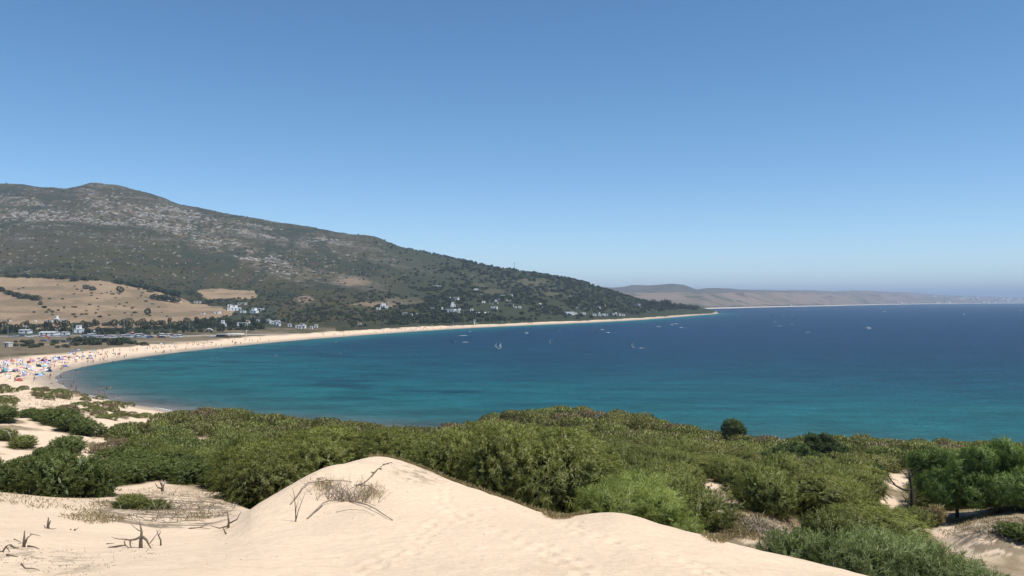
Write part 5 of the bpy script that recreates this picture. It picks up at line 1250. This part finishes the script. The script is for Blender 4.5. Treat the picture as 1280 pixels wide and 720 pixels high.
for k in range(16):
    u = vg.uniform(2, 95); paint = vg.choice(['white', 'white', 'silver', 'grey', 'blue'])
    park(u, 421.3+vg.uniform(-.6, .6) if u < 50 else 421+vg.uniform(-.4, .6), 'car', paint, '%s car parked along the dirt track before the long sheds' % paint, '%s cars along the dirt track' % paint)
for k in range(7):
    park(54+k*5.5, 427.2, 'car', vg.choice(['silver', 'grey']), 'small car parked out on the dry flat nearer the beach', 'cars out on the dry flat')

# ------------------------------------------------------------------ beach umbrellas, tents, towels
def fabric(name, c):
    g_ = sum(c)/3; return plain('fabric_'+name, tuple(.68*x+.32*g_ for x in c), .85, .1, .06, 2.0)
FAB = {k: fabric(k, c) for k, c in dict(blue=(.05, .14, .50), pale_blue=(.30, .50, .75), navy=(.02, .03, .10), red=(.50, .05, .04), white=(.80, .79, .76), pink=(.75, .18, .38), green=(.08, .30, .16), yellow=(.75, .55, .10), orange=(.65, .22, .06), turquoise=(.05, .42, .50), purple=(.22, .16, .48), black=(.02, .02, .022)).items()}
def canopy_me(two):
    bm = bmesh.new(); n = 16; top = bm.verts.new((0, 0, 2.25)); rings = []
    for r, z in ((.35, 2.17), (.75, 1.98), (1.05, 1.72), (1.06, 1.60)):
        rings.append([bm.verts.new((r*(1.0 if k % 2 else .96)*math.cos(k*6.2832/n), r*(1.0 if k % 2 else .96)*math.sin(k*6.2832/n), z)) for k in range(n)])
    for k in range(n):
        f = bm.faces.new((top, rings[0][k], rings[0][(k+1) % n])); f.material_index = (k//2) % 2 if two else 0
        for A, B in zip(rings[:-1], rings[1:]):
            f = bm.faces.new((A[k], B[k], B[(k+1) % n], A[(k+1) % n])); f.material_index = (k//2) % 2 if two else 0
    return bm_mesh('umbrella_canopy', bm)
bm = bmesh.new(); tube(bm, [(0, 0, -.3), (0, 0, 1.2), (0, 0, 2.35)], [.028, .025, .02], 6); POLE = bm_mesh('umbrella_pole', bm)
UMB = {}
def umbrella(P, ca, cb, rz, tilt, label, group):
    key = (ca, cb)
    if key not in UMB:
        r = empty('beach_umbrella', P); me = canopy_me(cb is not None); me.materials.append(FAB[ca])
        if cb: me.materials.append(FAB[cb])
        obj('canopy', me, None, r); obj('pole', POLE, m_rim, r); UMB[key] = r; tag(r, label, 'umbrella', group)
    else: r = dup(UMB[key], loc=P, label=label, group=group)
    r.rotation_euler = (tilt[0], tilt[1], rz); r.scale = (.74, .74, .85); return r
ug = random.Random(61)
UC = [('blue', None), ('blue', 'white'), ('pale_blue', None), ('navy', None), ('navy', 'white'), ('red', None), ('red', 'white'), ('white', None), ('pink', None), ('green', None), ('yellow', 'white'), ('turquoise', None), ('orange', None), ('purple', None), ('black', None), ('pale_blue', 'white')]
def in_band(u, p, s0=4, s1=95):
    h = hit(u, p, 215)
    if h is None: return None
    d = float(shore_sd(np.array([h.x]), np.array([h.y]))[0]); return h if s0 < d < s1 and h.z < 4.5 and h.y > 225 else None
clus = [(-70, 455), (-20, 459), (25, 452), (60, 449), (86, 447), (86, 455), (66, 461), (52, 474), (20, 478), (-70, 482)]
cl = np.array(clus, float)
n_u = 0
while n_u < 150:
    u, p = ug.uniform(-65, 86), ug.uniform(447, 480)
    if not in_poly(np.array([u]), np.array([p]), cl)[0]: continue
    if p > 466 and ug.random() < .62: continue
    h = in_band(u, p)
    if h is None: continue
    a, b = ug.choice(UC); nm = a.replace('_', ' ')+(' and white striped' if b else '')
    umbrella(h, a, b, ug.uniform(0, 6.28), (ug.uniform(-.25, .25), ug.uniform(-.25, .25)), nm+' umbrella in the crowded patch of the left beach', nm+' umbrellas in the crowd'); n_u += 1
for k in range(70):
    if k < 22: u, p = ug.uniform(86, 122), ug.uniform(441, 452); lab, grp = ' umbrella on the thinner sand just right of the crowd', ' umbrellas right of the crowd'
    elif k < 36: u, p = ug.uniform(122, 330), np.interp(ug.random(), [0, 1], [0, 1]); lab, grp = ' umbrella on the curving middle beach', ' umbrellas on the middle beach'
    else: u, p = (ug.gauss(520, 26) if k < 60 else ug.uniform(330, 700)), 0; lab, grp = ' umbrella on the thin far beach', ' umbrellas on the far beach'
    if u >= 122: pw_ = float(np.interp(u, [q_[0] for q_ in left_px[10:]], [q_[1] for q_ in left_px[10:]])); p = pw_-ug.uniform(1.2, np.interp(u, [122, 330, 700], [14, 6.5, 3.2]))
    h = in_band(u, p, 3, 60)
    if h is None: continue
    a, b = ug.choice(UC); nm = a.replace('_', ' ')+(' and white striped' if b else '')
    umbrella(h, a, b, ug.uniform(0, 6.28), (ug.uniform(-.2, .2), ug.uniform(-.2, .2)), nm+lab, nm+grp)
# pop up beach tents
def tent(P, col, rz, label, group):
    r = empty('beach_tent', P, rz); bm = bmesh.new(); n, m = 10, 6; V = []
    for i in range(n+1):
        a = math.pi*i/n
        V.append([bm.verts.new((1.15*math.cos(a), .95*math.sin(b_)-.2, 1.15*math.sin(a)*math.cos(b_)+.02)) for b_ in [math.pi*.5*j/m for j in range(m+1)]])
    for i in range(n):
        for j in range(m): bm.faces.new((V[i][j], V[i+1][j], V[i+1][j+1], V[i][j+1]))
    bmesh.ops.remove_doubles(bm, verts=bm.verts, dist=.001); obj('canopy', bm_mesh('tent_canopy', bm, True), FAB[col], r)
    obj('floor', box_me('tent_floor', -1.1, 1.1, -.9, .7, -.02, .03), FAB['navy'], r); return tag(r, label, 'tent', group)
for k in range(26):
    u, p = ug.uniform(-40, 84), ug.uniform(451, 479); h = in_band(u, p)
    if h is None: continue
    c = ug.choice(['blue', 'turquoise', 'pink', 'green', 'pale_blue', 'red', 'white']); tent(h, c, ug.uniform(0, 6.28), '%s pop up tent among the umbrellas on the left beach' % c.replace('_', ' '), '%s beach tents' % c.replace('_', ' '))
TW = {}
for k in range(60):
    u, p = ug.uniform(-50, 110), ug.uniform(446, 480); h = in_band(u, p)
    if h is None: continue
    c = ug.choice(['red', 'blue', 'white', 'yellow', 'turquoise', 'purple', 'orange'])
    if c not in TW:
        bm = bmesh.new(); nx_ = 8; rows = []
        for i in range(nx_+1):
            x = -.95+1.9*i/nx_; z = .03+.03*math.sin(i*1.7); rows.append([bm.verts.new((x, y, z+dz)) for dz in (0, .025) for y in (-.45, .45)])
        for A, B in zip(rows[:-1], rows[1:]): [bm.faces.new(f) for f in ((A[0], A[1], B[1], B[0]), (A[2], B[2], B[3], A[3]), (A[0], B[0], B[2], A[2]), (A[1], A[3], B[3], B[1]))]
        bm.faces.new((rows[0][0], rows[0][2], rows[0][3], rows[0][1])); bm.faces.new((rows[-1][0], rows[-1][1], rows[-1][3], rows[-1][2])); bmesh.ops.recalc_face_normals(bm, faces=bm.faces)
        TW[c] = bm_mesh('towel', bm)
    o = obj('beach_towel', TW[c], FAB[c]); o.location = h; o.rotation_euler = (0, 0, ug.uniform(0, 6.28)); tag(o, '%s towel spread on the sand of the crowded left beach' % c, 'towel', '%s towels on the sand' % c)

# ------------------------------------------------------------------ people
m_skin = [plain('skin_a', (.42, .25, .17), .6, .3, .05, 4), plain('skin_b', (.25, .135, .085), .6, .3, .05, 4)]
m_hair = plain('hair', (.03, .02, .014), .7, .3, .2, 8)
def body_mesh(J, name):
    """J: joint -> (pos, radius); one skin grown over the joined skeleton"""
    E = [('pel', 'bel'), ('bel', 'che'), ('che', 'nek'), ('nek', 'hed'), ('hed', 'crn'), ('che', 'shL'), ('shL', 'elL'), ('elL', 'wrL'), ('wrL', 'haL'), ('che', 'shR'), ('shR', 'elR'), ('elR', 'wrR'), ('wrR', 'haR'),
         ('pel', 'hiL'), ('hiL', 'knL'), ('knL', 'anL'), ('anL', 'toL'), ('pel', 'hiR'), ('hiR', 'knR'), ('knR', 'anR'), ('anR', 'toR')]
    rad = dict(pel=.14, bel=.125, che=.145, nek=.055, hed=.095, crn=.085, shL=.065, shR=.065, elL=.045, elR=.045, wrL=.032, wrR=.032, haL=.036, haR=.036, hiL=.09, hiR=.09, knL=.06, knR=.06, anL=.042, anR=.042, toL=.035, toR=.035)
    ks = list(J); me = bpy.data.meshes.new(name); me.from_pydata([J[k] for k in ks], [(ks.index(a), ks.index(b)) for a, b in E], [])
    o = bpy.data.objects.new(name, me); COL.objects.link(o)
    md = o.modifiers.new('skin', 'SKIN')
    for k, v in zip(ks, me.skin_vertices[0].data): v.radius = (rad[k], rad[k]*(.8 if k in ('che', 'bel', 'pel') else 1)); v.use_root = k == 'pel'
    ss = o.modifiers.new('sub', 'SUBSURF'); ss.levels = 1; ss.render_levels = 1
    dg = bpy.context.evaluated_depsgraph_get(); out = bpy.data.meshes.new_from_object(o.evaluated_get(dg)); bpy.data.objects.remove(o); out.name = name
    out.polygons.foreach_set('use_smooth', np.ones(len(out.polygons), bool)); return out
ST = dict(pel=(0, 0, .92), bel=(0, -.01, 1.08), che=(0, 0, 1.28), nek=(0, .0, 1.46), hed=(0, -.02, 1.58), crn=(0, -.01, 1.67), shL=(.18, 0, 1.38), elL=(.25, .02, 1.10), wrL=(.27, -.06, .86), haL=(.27, -.08, .77), shR=(-.18, 0, 1.38), elR=(-.25, .02, 1.10), wrR=(-.26, -.06, .86), haR=(-.26, -.08, .77),
          hiL=(.09, 0, .84), knL=(.11, -.02, .48), anL=(.12, .03, .08), toL=(.13, -.12, .035), hiR=(-.09, 0, .84), knR=(-.11, -.02, .48), anR=(-.12, .03, .08), toR=(-.13, -.12, .035))
WK = dict(ST, knL=(.1, -.18, .50), anL=(.1, -.22, .10), toL=(.1, -.38, .05), knR=(-.1, .06, .48), anR=(-.1, .34, .14), toR=(-.1, .24, .035), elL=(.24, .16, 1.12), wrL=(.24, .2, .90), haL=(.24, .2, .82), elR=(-.24, -.1, 1.12), wrR=(-.22, -.26, .95), haR=(-.21, -.32, .89))
SI = dict(pel=(0, 0, .13), bel=(0, .03, .28), che=(0, .04, .48), nek=(0, .02, .66), hed=(0, -.01, .78), crn=(0, 0, .87), shL=(.18, .03, .58), elL=(.24, -.02, .34), wrL=(.18, -.22, .36), haL=(.15, -.3, .38), shR=(-.18, .03, .58), elR=(-.24, .14, .32), wrR=(-.25, .25, .10), haR=(-.26, .3, .035),
          hiL=(.09, -.05, .13), knL=(.13, -.40, .44), anL=(.13, -.62, .08), toL=(.13, -.76, .035), hiR=(-.09, -.05, .13), knR=(-.14, -.42, .36), anR=(-.14, -.7, .07), toR=(-.14, -.82, .04))
LI = dict(pel=(0, 0, .14), bel=(0, .16, .14), che=(0, .36, .15), nek=(0, .54, .14), hed=(0, .66, .15), crn=(0, .75, .14), shL=(.18, .45, .13), elL=(.3, .25, .07), wrL=(.28, .02, .05), haL=(.27, -.07, .04), shR=(-.18, .45, .13), elR=(-.3, .62, .08), wrR=(-.14, .78, .08), haR=(-.06, .82, .08),
          hiL=(.09, -.08, .13), knL=(.11, -.44, .14), anL=(.12, -.84, .06), toL=(.13, -.92, .12), hiR=(-.09, -.08, .13), knR=(-.12, -.42, .3), anR=(-.12, -.66, .06), toR=(-.12, -.8, .04))
POSES = {k: (body_mesh(J, 'body_'+k), J) for k, J in dict(standing=ST, walking=WK, sitting=SI, lying=LI).items()}
def hair_me(J):
    bm = bmesh.new(); c = Vector(J['hed']).lerp(Vector(J['crn']), .6); bmesh.ops.create_icosphere(bm, subdivisions=2, radius=.108, matrix=Matrix.Translation(c+Vector((0, .018, .012))))
    bmesh.ops.delete(bm, geom=[v for v in bm.verts if v.co.y < c.y-.055 and v.co.z < c.z+.03], context='VERTS'); return bm_mesh('hair', bm, True)
def shorts_me(J):
    bm = bmesh.new(); p, b, l, r_ = (Vector(J[k]) for k in ('pel', 'bel', 'hiL', 'hiR')); kl, kr = Vector(J['knL']), Vector(J['knR'])
    tube(bm, [p.lerp(b, .45), p, p.lerp((l+r_)/2, .8)], [.150, .165, .16], 10); tube(bm, [l, l.lerp(kl, .3)], [.108, .10], 8); tube(bm, [r_, r_.lerp(kr, .3)], [.108, .10], 8); return bm_mesh('shorts', bm, True)
HAIR = {k: hair_me(v[1]) for k, v in POSES.items()}; SHORT = {k: shorts_me(v[1]) for k, v in POSES.items()}
def person(P, pose, rz, label, group, sink=0.0):
    c = ug.choice(['blue', 'red', 'navy', 'black', 'green', 'white', 'turquoise', 'pink', 'yellow'])
    me = POSES[pose][0]; key = ug.randrange(2)
    o = bpy.data.objects.new('person', me); COL.objects.link(o)
    if not me.materials: me.materials.append(m_skin[0])
    if key: o.material_slots[0].link = 'OBJECT'; o.material_slots[0].material = m_skin[1]
    o.location = P-Vector((0, 0, sink)); o.rotation_euler = (0, 0, rz)
    obj('hair', HAIR[pose], m_hair, o)
    s_ = obj('shorts', SHORT[pose], FAB['navy'], o)
    if s_.material_slots: s_.material_slots[0].link = 'OBJECT'; s_.material_slots[0].material = FAB[c]
    return tag(o, label, 'person', group)
for k in range(215):
    if k < 75: u, p = ug.uniform(-60, 88), ug.uniform(448, 482); z_ = 'on the crowded sand among the left umbrellas'; gz = 'bathers in the crowd'
    elif k < 100: u, p = ug.uniform(86, 130), ug.uniform(438, 456); z_ = 'on the thinner sand just right of the crowd'; gz = 'bathers right of the crowd'
    elif k < 165: u = ug.uniform(130, 330); p = 0; z_ = 'on the curving middle beach'; gz = 'bathers on the middle beach'
    else: u = ug.gauss(510, 45) if k % 3 else ug.uniform(330, 720); p = 0; z_ = 'on the thin far beach below the slope'; gz = 'bathers on the far beach'
    if p == 0: pw_ = float(np.interp(u, [q_[0] for q_ in left_px[10:]], [q_[1] for q_ in left_px[10:]])); p = pw_-ug.uniform(.3, np.interp(u, [122, 330, 700], [13, 6, 2.8]))
    h = in_band(u, p, 1.5, 75)
    if h is None: continue
    pose = ug.choices(['standing', 'walking', 'sitting', 'lying'], [4, 4, 2, 1])[0]
    person(h, pose, ug.uniform(0, 6.28), 'bather in swim shorts %s %s' % (pose, z_), '%s %s' % (pose, gz))
wade = [(92, 481), (97, 484), (90, 486), (124, 489), (129, 490), (133, 489), (138, 488.5), (95, 466), (103, 463), (76, 474), (80, 470), (110, 461), (128, 457), (141, 455)]
for u, p in wade: person(at_sea(u, p, -.5), 'standing', ug.uniform(0, 6.28), 'bather wading in the shallow water at the left end of the bay', 'bathers wading in the shallows')
for u, p in [(120, 494.5), (124, 495), (131, 496), (95, 489), (88, 487.5), (79, 483), (148, 501.5)]:
    h = hit(u, p, 215)
    if h: person(h, 'walking', ug.uniform(0, 6.28), 'bather walking along the wet sand below the left dunes', 'bathers on the wet sand')

# ------------------------------------------------------------------ kites, boards, boats and whitecaps
def kite(u, p, Y, span, cols, rot, label):
    P = Vector(((u-640)/F0*Y, Y, CAMZ-(p-HOR)/F0*Y)); r = empty('kite', P); r.rotation_euler = (R(20), rot, 0)
    bm = bmesh.new(); n = 12; A, B, C_ = [], [], []
    for k in range(n+1):
        a = math.pi*(k/n); x, z = -math.cos(a)*span/2, math.sin(a)*span*.36; c = span*.24*(.35+.65*math.sin(a))
        A.append(bm.verts.new((x, -c/2, z))); B.append(bm.verts.new((x*1.01, 0, z+.12*span*.3))); C_.append(bm.verts.new((x, c/2, z)))
    for k in range(n):
        for E1, E2 in ((A, B), (B, C_)): f = bm.faces.new((E1[k], E1[k+1], E2[k+1], E2[k])); f.material_index = (k//2) % 2
    bmesh.ops.solidify(bm, geom=bm.faces[:], thickness=.05)
    me = bm_mesh('kite_canopy', bm, True); [me.materials.append(FAB[c]) for c in cols]; obj('canopy', me, None, r)
    bm = bmesh.new(); tube(bm, [(-math.cos(math.pi*k/n)*span/2, -span*.12*(.35+.65*math.sin(math.pi*k/n)), math.sin(math.pi*k/n)*span*.36) for k in range(n+1)], [.06]+[.12]*(n-1)+[.06], 6); obj('leading_edge', bm_mesh('kite_tube', bm, True), FAB[cols[0]], r)
    return tag(r, label, 'kite')
kite(57, 423, 405, 4.2, ('red', 'orange'), .4, 'large red kite over the dry flat behind the left beach')
kite(165, 418.5, 470, 4.5, ('red', 'white'), 0, 'red and white arched kite above the parked vans')
kite(262, 414, 520, 5.2, ('white', 'pale_blue'), .1, 'white arched kite before the trees left of the beach bar')
kite(45, 403, 520, 3.0, ('white', 'white'), .9, 'small pale kite high before the trees near the left edge')
kite(564, 428.5, 560, 3.4, ('black', 'navy'), 1.2, 'dark kite just above the water below the middle beach')
kite(663, 402.5, 980, 5.5, ('black', 'black'), .5, 'dark kite against the back of the middle beach')
kite(768, 404.5, 1010, 4.5, ('black', 'turquoise'), .3, 'dark kite low over the water under the white row of houses')
m_sail = fabric('sail', (.42, .45, .47)); m_board = plain('board_white', (.7, .7, .68), .4, .4, .05, 2)
def board_me():
    bm = bmesh.new(); bmesh.ops.create_uvsphere(bm, u_segments=12, v_segments=6, radius=1, matrix=Matrix.Diagonal((1.25, .33, .07, 1))); return bm_mesh('board', bm, True)
def sail_me():
    bm = bmesh.new(); P_ = [(0, 0, .3), (0, 0, 2.4), (-.05, .02, 4.4), (-.9, .22, 3.2), (-1.7, .3, 1.7), (-1.75, .3, 1.2)]; vs = [bm.verts.new(p) for p in P_]; c = bm.verts.new((-.7, .32, 1.9))
    for k in range(6): bm.faces.new((vs[k], vs[(k+1) % 6], c))
    bmesh.ops.solidify(bm, geom=bm.faces[:], thickness=.02); return bm_mesh('sail', bm)
BRD, SAIL = board_me(), sail_me()
bm = bmesh.new(); tube(bm, [(0, 0, .05), (0, 0, 2.4), (-.05, .02, 4.5)], [.04, .035, .02], 6); MAST = bm_mesh('sail_mast', bm)
def windsurfer(u, p, rz, label, s=.75, group=None):
    P = at_sea(u, p, .06); r = empty('windsurf_board', P, rz, s); obj('board', BRD, m_board, r); obj('sail', SAIL, m_sail, r); obj('mast', MAST, m_pole, r); return tag(r, label, 'windsurfer', group)
windsurfer(621, 434.5, .3, 'left one of two windsurf sails close together in the middle of the bay'); windsurfer(626.5, 434.5, .6, 'right one of two windsurf sails close together in the middle of the bay')
windsurfer(792, 434.5, .2, 'lone windsurf sail left of a long wake right of the bay middle', .9); windsurfer(688, 429.5, 1.0, 'lone windsurf sail midway between the bay middle and the far beach'); windsurfer(745, 417.5, .8, 'small sail below the far white row of houses')
for k, (u, p) in enumerate([(966, 395.6), (980, 395.4), (991, 395.2), (987, 400.4), (1006, 391)]): windsurfer(u, p, 0.5*k, 'pale sail in the loose cluster off the far spit', 1.1, 'sails off the far spit')
def hull_me():
    bm = bmesh.new(); S_ = []
    for x, w, z0 in ((-2.6, .9, .0), (-1, 1.05, -.1), (.8, .95, -.05), (2.2, .5, .1), (3.0, .05, .35)):
        S_.append([bm.verts.new(p) for p in ((x, -w, .75+max(0, x)*.06), (x, -w*.7, z0-.2), (x, w*.7, z0-.2), (x, w, .75+max(0, x)*.06))])
    for A, B in zip(S_[:-1], S_[1:]):
        for k in range(4): bm.faces.new((A[k], A[(k+1) % 4], B[(k+1) % 4], B[k]))
    bm.faces.new(S_[0][::-1]); bm.faces.new(S_[-1]); bmesh.ops.recalc_face_normals(bm, faces=bm.faces); return bm_mesh('hull', bm)
HULL = hull_me()
def boat(u, p, s, rz, label):
    r = empty('motor_boat', at_sea(u, p, 0), rz, s*.72); obj('hull', HULL, m_board, r); obj('cabin', prism('boat_cabin', [(-.8, .76), (1.0, .8), (.5, 1.7), (-.7, 1.7)], 1.2, .12), m_sail, r); obj('windscreen', prism('boat_glass', [(1.02, .84), (1.05, .84), (.56, 1.6), (.53, 1.6)], 1.0, .1), m_glass, r)
    return tag(r, label, 'boat')
boat(823, 409, 1.2, .1, 'small white motor boat off the far beach near the spit'); boat(1085, 410.5, 1.5, .2, 'white motor boat alone on the dark right part of the bay'); boat(1105, 390, 2.2, .0, 'distant white boat under the far coast right of the sail cluster')
boat(1205, 393.5, 2.4, 1.2, 'distant white boat near the right edge below the town'); boat(658, 416.5, .9, .1, 'white motor boat close to the middle beach'); boat(1276, 388.5, 1.8, .2, 'distant white boat at the right edge of the picture')
wg = random.Random(99); V_, F_ = [], []
def cap(u, p, wpx, thick):
    P = at_sea(u, p, .07); k = P.y/F0; L_ = wpx*k; n = 7; i0 = len(V_)
    dep = thick*P.y*P.y/(CAMZ*F0)
    for j in range(n+1):
        x = -L_/2+L_*j/n; w = dep*.5*math.sin(math.pi*(j+.15)/(n+.3))*wg.uniform(.4, 1.1); y = wg.uniform(-.2, .2)*dep
        V_.append((P.x+x, P.y+y-w, P.z)); V_.append((P.x+x, P.y+y+w, P.z))
    for j in range(n): F_.append((i0+2*j, i0+2*j+2, i0+2*j+3, i0+2*j+1))
for u, p, w in [(579, 419.4, 15), (753, 412, 7), (760, 415.6, 7), (802, 435, 12), (624, 435.4, 6), (658, 417, 5), (845, 404.6, 7), (840, 406, 5), (852, 409.3, 7), (582, 427.6, 11), (588, 414.3, 4), (426, 441.8, 3), (345, 444.6, 3), (700, 414, 3), (1010, 415.3, 7), (969, 402.2, 4), (990, 405.7, 5), (975, 407.6, 6), (1086, 411, 6), (420, 427.5, 3), (184, 449.5, 3), (190, 449.8, 2), (272, 447, 2), (265, 447.5, 3), (277, 434.8, 4)]:
    cap(u, p, w*.8, .45)
for k in range(420):
    p = HOR+abs(wg.gauss(0, 1))*34+8; u = wg.uniform(80, 1500)
    if p > 540: continue
    Pq = at_sea(u, p)
    if float(shore_sd(np.array([Pq.x]), np.array([Pq.y]))[0]) > -12: continue
    cap(u, p, wg.uniform(.5, 2.0), wg.uniform(.06, .2))
me = bpy.data.meshes.new('whitecaps'); me.from_pydata(V_, [], F_); o = obj('whitecaps', me, m_foam); o['kind'] = 'stuff'
